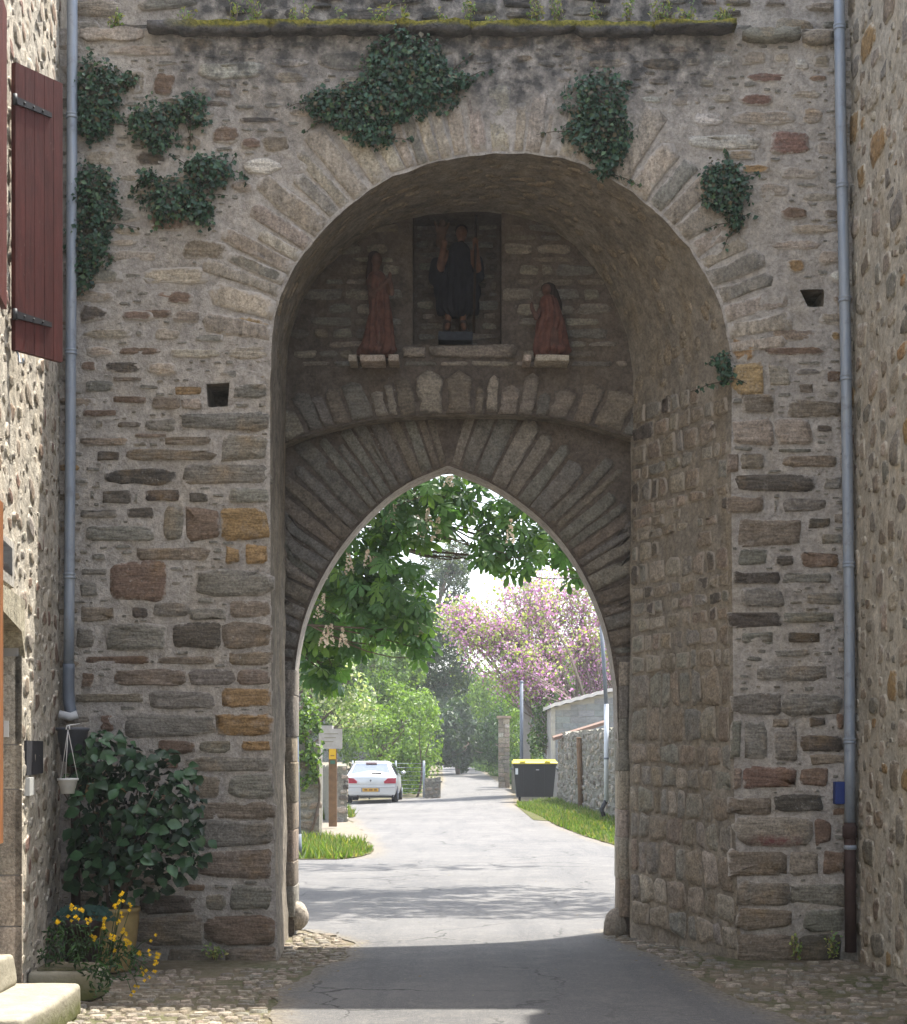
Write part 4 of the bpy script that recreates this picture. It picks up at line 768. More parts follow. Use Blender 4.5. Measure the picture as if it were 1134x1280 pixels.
ivy('L-shaped ivy clump below the small two-lobed one', [(215, 250, 42, 27), (262, 215, 35, 25), (250, 262, 20, 20), (185, 222, 10, 10)])
ivy('largest ivy clump, spreading below the mossy ledge above the arch', [(505, 80, 55, 38), (495, 120, 58, 38), (440, 135, 45, 30), (400, 130, 22, 20), (540, 105, 38, 34), (465, 165, 30, 20), (575, 102, 18, 8)])
ivy('rounded ivy clump hanging over the crown of the arch', [(745, 128, 38, 38), (750, 165, 44, 32), (758, 190, 26, 20), (758, 212, 9, 12)])
ivy('compact round ivy clump on the right haunch of the arch', [(908, 240, 33, 34), (905, 225, 26, 22), (918, 275, 10, 16)])
ivy('little fern-green sprig in the edge of the right pier', [(904, 455, 8, 13), (908, 470, 4, 8)])
# weeds on the ledge
WC = [(.26, .30, .10), (.18, .26, .08), (.34, .32, .12), (.12, .20, .08)]
def weed(px, hh, wd, kind, label='pale yellow-green weed sprouting on the mossy ledge', group='weeds on the ledge', at=None):
    b = at or (Wp(px, 0, 12.)[0], 12.03, 7.07); root = empty('weed', b, label, 'weed', group); m_ = MB(); P, N = [], []
    for k in range(kind):
        t = (b[0]+random.uniform(-wd, wd), b[1]+random.uniform(-.08, .05), b[2]+hh*random.uniform(.55, 1.1)); m_.tube([b, ((b[0]+t[0])/2+random.uniform(-.02, .02), (b[1]+t[1])/2, b[2]+.55*(t[2]-b[2])), t], [.004, .003, .002], 4)
        for j in range(9): f = random.uniform(.25, 1.05); P.append([b[i]+(t[i]-b[i])*f+random.gauss(0, .016) for i in range(3)]); N.append((random.gauss(0, .5), -.6, .6))
    m_.build('stem', MATS['leaf'], root) if False else m_.build('stem', MATS['pale_bark'], root); V, Fc, C = leafcloud(np.array(P), np.array(N), .034, WC, .6); obj('foliage', V, Fc, MATS['leaf'], root, cols=C)
for px, hh, wd, k in [(140, .12, .07, 6), (235, .13, .06, 6), (292, .2, .03, 4), (318, .24, .09, 10), (365, .17, .03, 4), (383, .2, .04, 4), (425, .12, .03, 3), (478, .17, .08, 8), (503, .2, .05, 5), (550, .15, .03, 4), (587, .25, .04, 6), (612, .1, .05, 5), (672, .24, .07, 9), (698, .22, .06, 8), (745, .2, .04, 5), (785, .24, .05, 6), (825, .2, .1, 12), (860, .16, .06, 7), (905, .14, .08, 8)]: weed(px, hh, wd, k)
for px, py in ((994, 1182), (1040, 1186)): g = Wp(px, py, 11.93); weed(px, .17, .05, 7, 'green weed at the foot of the gate wall by the rusty pipe', 'weeds at the wall foot', (g[0], 11.9, .02))
g = Wp(270, 1206, 11.9); weed(0, .09, .1, 8, 'low green weed at the foot of the left pier', 'weeds at the pier foot', (g[0], 11.88, .02))
# ------------------------------------------------------------------ plants and pots in the left corner
def leafmesh(name, mat, w=.72, curl=.25, fold=.12):
    V = [(0, 0, 0), (.16, -.3*w, fold*.5), (.45, -.5*w, fold), (.78, -.3*w, fold*.6-curl*.4), (1., 0, -curl), (.78, .3*w, fold*.6-curl*.4), (.45, .5*w, fold), (.16, .3*w, fold*.5), (.45, 0, 0), (.78, 0, -curl*.5)]
    return mesh(name, V, [[0, 1, 8], [1, 2, 8], [2, 3, 9, 8], [3, 4, 9], [4, 5, 9], [5, 6, 8, 9], [6, 7, 8], [7, 0, 8]], mat)
pot = empty('potted_bush', Wp(143, 1185, 11.35)[:2]+(0,), 'dark round-leaved bush in an ochre pot against the left pier', 'potted plant')
bc = Wp(143, 0, 11.35)[0]
mb = MB(); mb.lathe([(.001, .0), (.115, .0), (.125, .02), (.16, .22), (.178, .38), (.172, .42), (.185, .425), (.185, .455), (.165, .455), (.155, .40), (.001, .39)], (bc, 11.35, 0.005), 24); mb.build('pot', MATS['ceramic'], pot, (.30, .22, .095))
mb = MB(); tips = []
for k in range(16):
    t = (bc+random.uniform(-.4, .5), 11.32+random.uniform(-.25, .2), random.uniform(.8, 1.65)); m_ = (bc+(t[0]-bc)*.35, 11.34, .4+(t[2]-.4)*.55); mb.tube([(bc+random.uniform(-.04, .04), 11.35, .38), m_, t], [.011, .008, .004], 6); tips.append(t)
mb.build('stem', MATS['bark'], pot)
BE = [((-2.42, 11.38, 1.22), (.36, .32, .42)), ((-2.12, 11.36, 1.22), (.36, .30, .36)), ((-2.30, 11.36, .86), (.42, .33, .34)), ((-2.5, 11.45, 1.5), (.22, .22, .24)), ((-2.06, 11.38, .95), (.30, .28, .3)), ((-2.55, 11.45, .8), (.22, .25, .35))]
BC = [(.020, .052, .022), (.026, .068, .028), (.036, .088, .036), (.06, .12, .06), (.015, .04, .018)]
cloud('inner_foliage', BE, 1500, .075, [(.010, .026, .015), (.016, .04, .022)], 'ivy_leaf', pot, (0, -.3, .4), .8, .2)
lms = [leafmesh('leaf', MATS['bush_leaf'], w, cu) for w, cu in ((.85, .2), (.7, .35), (.78, .1), (.9, .3))]
import mathutils
for k in range(300):
    c, r = BE[k % len(BE)]; P, d = in_ell(1, c, r, .9); P, d = P[0], d[0]
    if d[1] > .35: d[1] = -d[1]; P = np.array(c)+d*np.array(r)
    nrm = Vector((d[0]*.6+random.gauss(0, .35), -.7+random.gauss(0, .3), .55+random.gauss(0, .35))).normalized(); t = Vector((random.gauss(0, 1)+d[0], random.gauss(0, .3)-.3, random.gauss(-.5, .6))); t = (t-nrm*t.dot(nrm)).normalized(); b = nrm.cross(t)
    R = mathutils.Matrix((t, b, nrm)).transposed()
    inst('leaf', lms[k % 4], P, R.to_euler(), random.uniform(.07, .125), pot, np.array(random.choice(BC))*random.uniform(.8, 1.3))
# grey wall planter under the elbow, white hanging pot
gp_ = empty('wall_planter', Wp(92, 950, 11.6), 'dark grey plastic planter hung under the left downpipe', 'planter'); c = Wp(91, 952, 11.62)
mb = MB(); mb.lathe([(.001, 0), (.075, 0), (.082, .05), (.088, .052), (.095, .14), (.103, .143), (.11, .225), (.122, .228), (.122, .25), (.108, .25), (.10, .2), (.001, .19)], (c[0], 11.62, c[2]), 24); mb.build('bowl', MATS['ceramic'], gp_, (.10, .105, .12))
mb = MB(); mb.tube([(c[0]+.01, 11.68, 0.0), (c[0]+.01, 11.66, c[2]+.02)], .035, 12); mb.build('post', MATS['rust_iron'], gp_)
hp = empty('hanging_pot', Wp(85, 992, 11.1), 'white ribbed hanging pot on three strings in front of the bush', 'hanging pot'); c = Wp(85, 992, 11.1)
mb = MB(); mb.lathe([(.001, 0), (.047, 0), (.051, .035), (.055, .037), (.059, .068), (.063, .07), (.066, .09), (.074, .092), (.074, .108), (.064, .108), (.06, .08), (.001, .075)], c, 24); mb.build('pot', MATS['ceramic'], hp, (.62, .60, .57))
top = np.array(Wp(85, 912, 11.1))
for k in range(3):
    t = 2.1*k+.5; mb = MB(); mb.tube([(c[0]+.07*math.cos(t), c[1]+.07*math.sin(t), c[2]+.1), tuple(top)], .0028, 5); mb.build('string', MATS['ceramic'], hp, (.6, .58, .55))
mb = MB(); a = np.linspace(0, math.pi, 9); mb.tube([(top[0]+.012*math.cos(x), top[1], top[2]+.03*math.sin(x)) for x in a], .005, 6); mb.tube([top+(0, 0, .03), top+(-.02, .3, .04), top+(-.05, .55, .05)], .004, 6); mb.build('hook', MATS['ceramic'], hp, (.7, .68, .65))
cloud('seedling', [((c[0], c[1], c[2]+.11), (.055, .055, .03))], 5000, .025, [(.03, .08, .03)], 'leaf', hp)
# dark pot with blue-green fern leaves
fpx = empty('fern_pot', (-2.62, 11.15, 0), 'dark pot of blue-green fern fronds between the house and the ochre pot', 'potted plant')
mb = MB(); mb.lathe([(.001, 0), (.10, 0), (.13, .34), (.145, .345), (.145, .40), (.12, .40), (.11, .33), (.001, .32)], (-2.62, 11.15, 0), 18); mb.build('pot', MATS['ceramic'], fpx, (.035, .022, .02))
for k in range(9):
    t = random.uniform(-1.2, 1.0); L_ = random.uniform(.18, .32); b = np.array((-2.6, 11.12, .38)); m_ = MB(); pts = [b+np.array((math.sin(t)*L_*f, -.25*L_*f, .30*f-.30*f*f+.02)) for f in np.linspace(0, 1, 8)]
    m_.tube(pts, .003, 4); 
    for p0 in pts[1:]:
        for sg in (-1, 1): q0 = p0+np.array((sg*.012, 0, 0)); m_.add([p0, q0+(sg*.02, -.01, .03), q0+(sg*.035, -.01, .0), q0+(.01*sg, 0, -.012)], [[0, 1, 2, 3]])
    V, Fc, C = m_.arr(); obj('frond', V, Fc, MATS['ivy_leaf'], fpx, cols=np.tile((.05, .11, .095), (len(V), 1)))
# stone trough with wallflowers
tr = empty('stone_trough', (-2.35, 10.15, 0), 'mossy stone trough at the end of the steps', 'trough'); a = Wp(38, 0, 10.05)[0]; b = Wp(123, 0, 10.05)[0]
V, Fc = softbox((a, 10.0, .0), (b, 10.4, .185), .022, 8, .01); obj('trough', V, Fc, MATS['step_stone'], tr); V, Fc = softbox((a+.05, 10.05, .17), (b-.05, 10.35, .20), .01, 9, .008); obj('soil', V, Fc, MATS['earth_tone'], tr)
wf = empty('wallflower', (-2.25, 10.1, .19), 'leafy wallflower with yellow blossoms growing out of the stone trough', 'flowers')
WE = [(Wp(85, 1178, 10.1), (.19, .16, .14)), (Wp(120, 1190, 10.0), (.2, .17, .16)), (Wp(150, 1205, 9.9), (.16, .16, .14)), (Wp(125, 1225, 9.85), (.08, .1, .12)), (Wp(65, 1195, 10.1), (.1, .1, .09)), (Wp(72, 1160, 10.15), (.06, .08, .06))]
cloud('foliage', WE, 5200, .05, [(.025, .062, .022), (.035, .085, .03), (.05, .11, .04), (.018, .045, .018)], 'leaf', wf, (0, -.3, .5), .3, .3)
flw = MB()
for px, py in [(90, 1135), (103, 1137), (96, 1147), (87, 1150), (153, 1118), (150, 1128), (146, 1133), (163, 1135), (152, 1140), (131, 1149), (139, 1172), (156, 1165), (149, 1152), (157, 1174), (119, 1171), (145, 1191), (174, 1191), (189, 1193), (190, 1172), (198, 1195), (195, 1202), (180, 1215), (186, 1222), (190, 1216), (172, 1232), (165, 1242), (160, 1180), (128, 1160), (72, 1153), (112, 1152)]:
    c = np.array(Wp(px, py, random.uniform(9.75, 9.95))); m_ = MB(); s0 = np.array(Wp(px*.6+120*.4, 1195, 10.)); 
    for _ in range(random.randint(2, 5)):
        o = c+RNG.normal(0, .011, 3); r_ = .009
        for k in range(4):
            t = k*math.pi/2+random.random()*.4; u = np.array((math.cos(t), -.3, math.sin(t))); v = np.array((-math.sin(t), 0, math.cos(t))); m_.add([o, o+u*r_*.8+v*r_*.55, o+u*r_*1.35, o+u*r_*.8-v*r_*.55], [[0, 1, 2, 3]], np.array((.62, .40, .015))*random.uniform(.75, 1.2))
    m_.build('blossom', MATS['petal'], wf, cols=True); flw.tube([s0, (s0+c)/2+(0, 0, .02), c], [.004, .003, .002], 4)
V, Fc, C = flw.arr(); obj('stem', V, Fc, MATS['leaf'], wf, cols=np.tile((.04, .07, .03), (len(V), 1)))

# ------------------------------------------------------------------ carved figures in the arch
def blob(name, parts, mat, parent, color, vox=.009, sm=4):
    m_ = MB()
    for p_ in parts:
        if p_[0] == 'e': m_.ball(p_[1], p_[2], 16, 10)
        else:
            _, a, b, r0, r1 = p_; a, b = np.array(a, float), np.array(b, float); m_.tube([a+(b-a)*f for f in np.linspace(0, 1, 6)], np.linspace(r0, r1, 6), 14); m_.ball(a, r0, 12, 8); m_.ball(b, r1, 12, 8)
    V, Fc, _ = m_.arr(); o = bpy.data.objects.new('t', mesh('t', V, Fc, None)); COL.objects.link(o)
    r = o.modifiers.new('r', 'REMESH'); r.mode = 'VOXEL'; r.voxel_size = vox; s_ = o.modifiers.new('s', 'SMOOTH'); s_.iterations = sm; s_.factor = .5
    dg = bpy.context.evaluated_depsgraph_get(); me = o.evaluated_get(dg).to_mesh(); V = np.array([v.co[:] for v in me.vertices]); Fc = [list(f.vertices) for f in me.polygons]; bpy.data.objects.remove(o)
    if name in ('robe', 'cloak', 'hood'):            # drapery folds
        c_ = V.mean(0); an = np.arctan2(V[:, 1]-c_[1], V[:, 0]-c_[0]); f = (V[:, 2].max()-V[:, 2])/np.ptp(V[:, 2]); k = .004+.013*f; w_ = np.sin(an*11+3*fbm(V, 5, 2, 3)+f*2)*k; V[:, 0] += np.cos(an)*w_; V[:, 1] += np.sin(an)*w_
    return obj(name, V, Fc, mat, parent, color)
RM = MATS['painted_robe']; SK = (.12, .06, .038)
# standing saint with staff, a child on his shoulder, in the niche
y0 = YB+.17; S = lambda px, py, dy=0.: np.array(Wp(px, py, y0))+np.array((0, dy, 0))
c = S(568, 430); sa = empty('saint_statue', c, 'dark cloaked saint statue with staff and bare legs in the wall niche', 'statue')
blob('body', [('e', S(577, 292), (.05, .055, .065)), ('e', S(577, 293, -.055), (.012, .018, .02)), ('e', S(577, 298, -.045), (.02, .012, .01)), ('t', S(577, 300), S(575, 312), .03, .032), ('t', S(575, 318), S(572, 372), .085, .075), ('t', S(562, 368), S(560, 405), .04, .026), ('t', S(578, 368), S(579, 405), .04, .026), ('t', S(560, 405), S(559, 412, -.05), .028, .022), ('t', S(579, 405), S(580, 412, -.05), .028, .022),
     ('t', S(590, 318), S(598, 340, -.03), .04, .034), ('t', S(598, 340, -.03), S(594, 310, -.1), .032, .026), ('e', S(594, 306, -.11), (.028, .028, .032)), ('t', S(560, 318), S(549, 338, -.02), .042, .036), ('t', S(549, 338, -.02), S(555, 312, -.09), .033, .026), ('e', S(556, 308, -.1), (.028, .03, .03))], RM, sa, SK)
blob('cloak', [('t', S(574, 318), S(572, 350), .105, .115), ('t', S(572, 350), S(571, 378), .115, .135), ('t', S(546, 328), S(545, 348), .045, .06), ('t', S(598, 326), S(599, 346), .045, .055), ('t', S(552, 350), S(551, 388, .03), .06, .045), ('t', S(592, 350), S(594, 388, .03), .055, .04)], RM, sa, (.012, .013, .018))
blob('hair', [('e', S(577, 287, .02), (.058, .05, .055)), ('t', S(577, 306, -.03), S(577, 314, -.03), .028, .018)], RM, sa, (.02, .014, .012)); blob('boots', [('t', S(559, 404), S(558, 418), .036, .036), ('t', S(579, 404), S(580, 418), .036, .036), ('t', S(558, 418), S(556, 420, -.07), .034, .026), ('t', S(580, 418), S(582, 420, -.07), .034, .026)], RM, sa, (.03, .02, .016))
blob('child', [('e', S(553, 282, -.05), (.034, .034, .04)), ('t', S(552, 290, -.05), S(551, 306, -.05), .04, .045), ('t', S(557, 293, -.07), S(561, 284, -.1), .016, .013), ('t', S(547, 293, -.07), S(544, 282, -.1), .016, .013)], RM, sa, (.09, .055, .038), .01)
mb = MB(); mb.tube([S(595, 275, -.12), S(592, 420, -.1)], .011, 8); mb.build('staff', RM, sa, (.03, .02, .015)); V, Fc = softbox(tuple(S(548, 430)-(0, .13, 0)), tuple(S(591, 419)+(0, .12, 0)), .008, 2, .003); obj('plinth', V, Fc, RM, sa, (.04, .045, .055))
# kneeling figures on corbels at either side
y0 = YB-.13
def corbel(lst): 
    for px0, px1 in lst: a, b = Wp(px0, 455, y0), Wp(px1, 447, y0); V, Fc = softbox((a[0], y0-.11, a[2]), (b[0], YB+.02, b[2]), .008, int(px0), .004); obj('corbel', V, Fc, MATS['vault_stone'], gate, colr('p'))
corbel([(437, 447), (451, 482), (486, 499)])
k1 = empty('kneeling_statue', S(470, 446), 'reddish robed statue with clasped hands on a corbel beside the saint', 'statue')
blob('body', [('e', S(471, 325), (.048, .055, .062)), ('e', S(475, 326, -.05), (.016, .016, .018)), ('t', S(470, 333), S(470, 344), .03, .034), ('t', S(470, 352), S(474, 385), .075, .07), ('t', S(462, 352), S(466, 372, -.06), .034, .028), ('t', S(466, 372, -.06), S(487, 352, -.08), .027, .02), ('t', S(479, 352), S(490, 368, -.04), .033, .027), ('t', S(490, 368, -.04), S(488, 352, -.08), .025, .02), ('e', S(488, 348, -.08), (.018, .025, .032)), ('t', S(474, 385), S(478, 438), .075, .06)], RM, k1, (.10, .056, .042))
blob('robe', [('t', S(471, 350), S(476, 392), .08, .085), ('t', S(476, 392), S(482, 436), .085, .075), ('t', S(474, 398), S(462, 436), .085, .07), ('t', S(462, 430), S(452, 440), .06, .035), ('e', S(473, 438), (.15, .1, .05))], RM, k1, (.105, .05, .037)); blob('hair', [('e', S(468, 321, .015), (.055, .05, .055)), ('t', S(464, 328, .02), S(461, 345, .03), .035, .03)], RM, k1, (.035, .02, .016))
corbel([(654, 664), (668, 710)])
k2 = empty('kneeling_statue', S(690, 446), 'reddish hooded statue kneeling low on a corbel right of the saint', 'statue')
blob('body', [('e', S(683, 363, -.02), (.042, .05, .05)), ('t', S(684, 370), S(686, 380), .03, .035), ('t', S(686, 384), S(690, 410), .07, .075), ('t', S(678, 384), S(670, 400, -.07), .03, .024), ('t', S(670, 400, -.07), S(664, 388, -.09), .023, .018), ('e', S(664, 385, -.09), (.018, .022, .028)), ('t', S(690, 410), S(692, 438), .08, .08)], RM, k2, (.095, .052, .04))
blob('robe', [('t', S(686, 380), S(690, 405), .08, .1), ('t', S(684, 405), S(680, 438), .085, .085), ('t', S(694, 402), S(702, 438), .075, .06), ('e', S(690, 438), (.155, .1, .05))], RM, k2, (.11, .05, .038)); blob('hood', [('e', S(686, 360, .012), (.058, .055, .05)), ('t', S(690, 366, .02), S(693, 382, .03), .05, .06)], RM, k2, (.03, .022, .018))

# ------------------------------------------------------------------ trees
def limb(m_, a, b, r0, r1, sag=.15, n=7):
    a, b = np.array(a, float), np.array(b, float); d = np.linalg.norm(b-a); k = RNG.normal(0, .06*d, 3)
    pts = [a+(b-a)*f+k*math.sin(math.pi*f)+np.array((0, 0, sag*d*math.sin(math.pi*f))) for f in np.linspace(0, 1, n)]; m_.tube(pts, np.linspace(r0, r1, n), 7); return pts
def tree(name, base, label, ells, dens, size, cols, tr=.16, cat='tree', group=None, mat='leaf', asp=.62, shell=.45, lump=0., limbs=10, fork=.35, bark='bark', nb=(0, 0, .4)):
    base = (base[0], base[1], float(gz(base[0], base[1]))); r = empty(name, base, label, cat, group); m_ = MB(); top = max(e[0][2]+e[1][2]*.5 for e in ells); cm = np.mean([e[0] for e in ells], 0); fz = base[2]+(top-base[2])*fork
    f = (base[0]*.6+cm[0]*.4, base[1]*.6+cm[1]*.4, fz); limb(m_, (base[0], base[1], base[2]-.1), f, tr, tr*.7, 0)
    for k in range(limbs):
        e = ells[k % len(ells)]; P, d = in_ell(1, e[0], e[1], .3); q = limb(m_, f, P[0], tr*.5, tr*.08, .08)
        for _ in range(2): P2, d = in_ell(1, e[0], e[1], .6); limb(m_, q[4], P2[0], tr*.18, tr*.04, .05, 5)
    m_.build('trunk', MATS[bark], r); cloud('crown', ells, dens, size, cols, mat, r, nb, asp, shell, 'stuff', lump); return r
BG = [(.10, .18, .03), (.14, .23, .04), (.08, .14, .03), (.19, .28, .06), (.12, .2, .035)]; MG = [(.05, .10, .025), (.07, .13, .03), (.04, .08, .02), (.10, .17, .04)]; DG = [(.03, .06, .03), (.04, .075, .036), (.05, .085, .045)]; PN = [(.05, .08, .06), (.07, .10, .075), (.04, .065, .05), (.085, .11, .08)]
def E(px, py, Y, rx, ry, rd=None): c = Wp(px, py, Y); return (c, (rx/F*Y, (rd or (rx+ry)/2)/F*Y, ry/F*Y))
# horse chestnut behind the left jamb, its boughs hanging across the arch
ch = empty('chestnut_tree', (-4.6, 19.2, 0), 'horse chestnut with broad leaves and white candles, boughs hanging behind the pointed arch', 'tree')
mb = MB(); limb(mb, (-4.6, 19.2, -.1), (-4.3, 19.1, 3.4), .27, .2, 0)
CE = [E(440, 700, 18.5, 66, 62, 60), E(425, 775, 18.8, 56, 50, 60), E(505, 640, 18.3, 66, 50, 60), E(565, 622, 18.5, 60, 36, 55), E(485, 745, 18.2, 54, 56, 55), E(400, 805, 19, 40, 42, 45), E(640, 655, 18.6, 48, 28, 40), E(695, 680, 18.9, 42, 30, 40), E(722, 715, 19.2, 18, 18, 20), E(412, 845, 18.9, 22, 20, 25), E(520, 790, 18.1, 24, 36, 25), E(610, 690, 18.3, 26, 22, 25), E(640, 700, 18.5, 30, 18, 25)]
HID = [((-2.6, 18.8, 5.6), (1.9, 1.7, 1.2)), ((-.4, 18.6, 6.1), (2.0, 1.6, 1.1)), ((2.0, 18.8, 5.9), (1.5, 1.4, .9)), ((-4.2, 19.4, 6.4), (2.2, 2.2, 2.2)), ((-3.6, 18.6, 3.8), (.9, 1.1, 1.0)), ((-1., 17.5, 6.7), (2.2, .9, .9)), ((2.4, 17.6, 6.5), (2., .9, .9)), ((.5, 17.9, 7.7), (2.6, 1., .8)), ((4.8, 17.8, 6.6), (1.6, 1., .9)), ((.5, 23.6, 7.9), (3.2, .7, .8))]
for e in CE+HID:
    q = limb(mb, (-4.3, 19.1, 3.4+random.uniform(-.6, .2)), e[0], .03, .007, .16, 9)
    for _ in range(4): P, d = in_ell(1, e[0], e[1], .7); limb(mb, q[6], P[0], .012, .004, -.03, 5)
mb.build('trunk', MATS['bark'], ch)
def chestleaf(nm, n):
    m_ = MB()
    for k in range(n):
        t = -2.15+4.3*k/(n-1); ln = 1.-.32*abs(t)/2.15; w = .44*ln; dr = random.uniform(.25, .6); c_, s_ = math.cos(t), math.sin(t)
        pr = [(.02, .02), (.3, .2), (.62, .52), (.82, .5), (1., .0)]; V = []
        for f, ww in pr:
            z = -dr*f*f*ln+.03; x = f*ln
            for sg in (-1, 0, 1): y = sg*ww*w*.85; V.append((x*c_-y*s_, x*s_+y*c_, z+(.05*ln if sg else 0)*ww))
        m_.add(V, [[i*3+j, i*3+j+1, (i+1)*3+j+1, (i+1)*3+j] for i in range(4) for j in (0, 1)])
    V, Fc, _ = m_.arr(); return mesh(nm, V, Fc, MATS['leaf_object'])
cl = [chestleaf('leaf', n) for n in (7, 7, 5, 6)]
CHC = [(.055, .125, .045), (.065, .145, .048), (.085, .175, .052), (.042, .095, .038), (.11, .20, .05)]
def leaf_frame():
    t = random.uniform(0, 6.28); nrm = Vector((random.gauss(0, .5), random.gauss(-.75, .5), .75)).normalized(); tt_ = Vector((math.cos(t), math.sin(t), -.75)); tt_ = (tt_-nrm*tt_.dot(nrm)).normalized(); return mathutils.Matrix((tt_, nrm.cross(tt_), nrm)).transposed()
wts = np.array([e[1][0]*e[1][2] for e in CE]); wts /= wts.sum()
for k in range(300):
    e = CE[RNG.choice(len(CE), p=wts)]; P, d = in_ell(1, e[0], e[1], .2)
    inst('leaf', cl[k % 4], P[0], leaf_frame().to_euler(), random.uniform(.15, .22), ch, np.array(random.choice(CHC))*random.uniform(.8, 1.25))
rest = MB(); cc_ = []
src = [(np.array([v.co[:] for v in me.vertices]), [list(f.vertices) for f in me.polygons]) for me in cl]
for e, n in [(e, int(115*e[1][0]*e[1][2]/.36)) for e in CE]+[(e, int(230*(e[1][0]*e[1][1]*e[1][2])**(2/3))) for e in HID]:
    P, d = in_ell(n, e[0], e[1], .15)
    for p_ in P:
        Vl, Fl = src[random.randrange(4)]; R_ = np.array(leaf_frame()); V = (Vl*random.uniform(.13, .2))@R_.T+p_; rest.add(V, Fl, np.array(random.choice(CHC))*random.uniform(.8, 1.25))
tag(rest.build('foliage', MATS['leaf'], ch, cols=True), kind='stuff')
for px, py in [(437, 706), (460, 700), (404, 716), (412, 797), (404, 795), (430, 797), (529, 661), (545, 664), (537, 650), (472, 704), (525, 784), (487, 640), (560, 597), (637, 667), (398, 760)]:
    m_ = MB(); b = np.array(Wp(px, py+12, 18.0)); ax = np.array((random.gauss(0, .12), random.gauss(0, .1), 1.)); L_ = random.uniform(.2, .28)
    for k in range(60):
        f = random.random(); t = random.uniform(0, 6.28); r_ = .055*(1-f*.8); o = b+ax*L_*f+np.array((math.cos(t)*r_, math.sin(t)*r_, 0)); s_ = random.uniform(.012, .02); u = RNG.normal(0, 1, 3); u /= np.linalg.norm(u); v = np.cross(u, RNG.normal(0, 1, 3)); v /= np.linalg.norm(v)
        m_.add([o-u*s_, o+v*s_, o+u*s_, o-v*s_], [[0, 1, 2, 3]], random.choice([(.66, .60, .48), (.7, .62, .5), (.6, .48, .36)]))
    tag(m_.build('flower_candle', MATS['petal'], ch, cols=True), kind='stuff')
# Judas tree
JE = [E(600, 778, 54, 46, 36, 45), E(650, 752, 55, 52, 36, 50), E(700, 738, 57, 52, 36, 50), E(748, 752, 57, 46, 44, 50), E(628, 822, 54, 50, 32, 45), E(690, 795, 56, 56, 44, 50), E(745, 812, 57, 40, 44, 45), E(575, 768, 54.5, 26, 22, 28), E(655, 845, 55, 40, 22, 36)]
ju = empty('judas_tree', (4.9, 57, 0), 'pink-blossomed Judas tree spreading behind the breeze block shed', 'tree'); mb = MB()
JB, JL = [], []
for k in range(46):
    e = JE[k % len(JE)]; P, d = in_ell(1, e[0], e[1], .3); q = limb(mb, (4.9+random.uniform(-1.0, 1.4), 56.5+random.uniform(-.5, .5), 0), P[0], random.uniform(.04, .08), .012, .12, 9); JB += q[5:]
    for _ in range(7):
        P2, d = in_ell(1, e[0], e[1], .75); q2 = limb(mb, q[random.randint(4, 7)], P2[0], .022, .005, .06, 8); JB += q2[2:]; JL += q2[4:]
mb.build('trunk', MATS['pale_bark'], ju)
def along(nm, pts, n, sg, size, cols, mat):
    P = np.repeat(np.array(pts), n, 0)+RNG.normal(0, 1, (len(pts)*n, 3))*sg; V, Fc, C = leafcloud(P, np.tile((0, -.2, .5), (len(P), 1)), size, cols, .85, .2, 1.); tag(obj(nm, V, Fc, MATS[mat], ju, cols=C), kind='stuff')
along('blossom', JB, 8, (.17, .17, .13), .095, [(.54, .25, .46), (.62, .36, .56), (.50, .21, .43), (.66, .46, .61), (.58, .33, .52)], 'petal')
along('foliage', JL, 6, (.26, .26, .2), .12, [(.30, .36, .12), (.36, .42, .17), (.24, .32, .09)], 'leaf')
# grey-green pine, then the planting along the lane
pe = [E(545, 735, 78, 48, 48, 50), E(520, 790, 76, 62, 50, 60), E(550, 830, 75, 48, 48, 50), E(500, 850, 74, 55, 45, 50), E(470, 800, 76, 50, 50, 50), E(565, 700, 79, 25, 25, 25)]
tree('pine_tree', (-2.6, 76), 'tall grey-green pine rising behind the chestnut boughs', pe, 1500, .26, PN, .3, mat='leaf', asp=.16, lump=1.1, limbs=18)
tree('shrub', (-3.4, 58.5), 'light green leafy shrub behind the wire fence by the car', [E(490, 930, 59, 42, 45, 40), E(525, 950, 58.5, 28, 40, 30), E(460, 900, 60, 40, 40, 40), E(520, 890, 60, 32, 30, 30)], 1500, .15, BG, .08, 'shrub', lump=.5, limbs=8)
tree('shrub', (-1.35, 57.5), 'small bright bush above the stone pier end', [E(541, 930, 57, 14, 32, 16), E(535, 900, 57.5, 18, 20, 16)], 2200, .12, BG, .05, 'shrub', lump=.3, limbs=5)
tree('flowering_shrub', (-5.6, 48), 'pale shrub with whitish leaves above the signboard', [E(410, 850, 47, 42, 40, 40), E(440, 880, 48, 36, 40, 40), E(385, 820, 47, 40, 40, 40)], 1300, .15, [(.30, .36, .20), (.16, .24, .08), (.40, .42, .32), (.12, .19, .06)], .1, 'shrub', lump=.5, limbs=8)
tree('broadleaf_tree', (-9.5, 66), 'mid green tree left of the pine, above the car', [E(400, 800, 66, 60, 60, 60), E(440, 840, 67, 50, 50, 50), E(380, 740, 67, 50, 60, 60), E(425, 900, 68, 50, 45, 40)], 900, .2, MG, .2, lump=.8)
tree('broadleaf_tree', (-3.4, 70), 'bright yellow-green tree in front of the pine foot', [E(470, 880, 68, 50, 45, 45), E(505, 900, 67, 42, 45, 40), E(455, 930, 66, 40, 40, 40)], 1300, .17, BG, .14, lump=.6)
tree('cypress_hedge', (.3, 96), 'dark green hedge row along the far left of the lane', [E(575, 915, 98, 22, 50, 60), E(560, 925, 94, 20, 45, 60), E(590, 905, 120, 24, 48, 80), E(572, 870, 110, 26, 40, 60)], 1300, .3, DG, .15, 'hedge', lump=1., limbs=6)
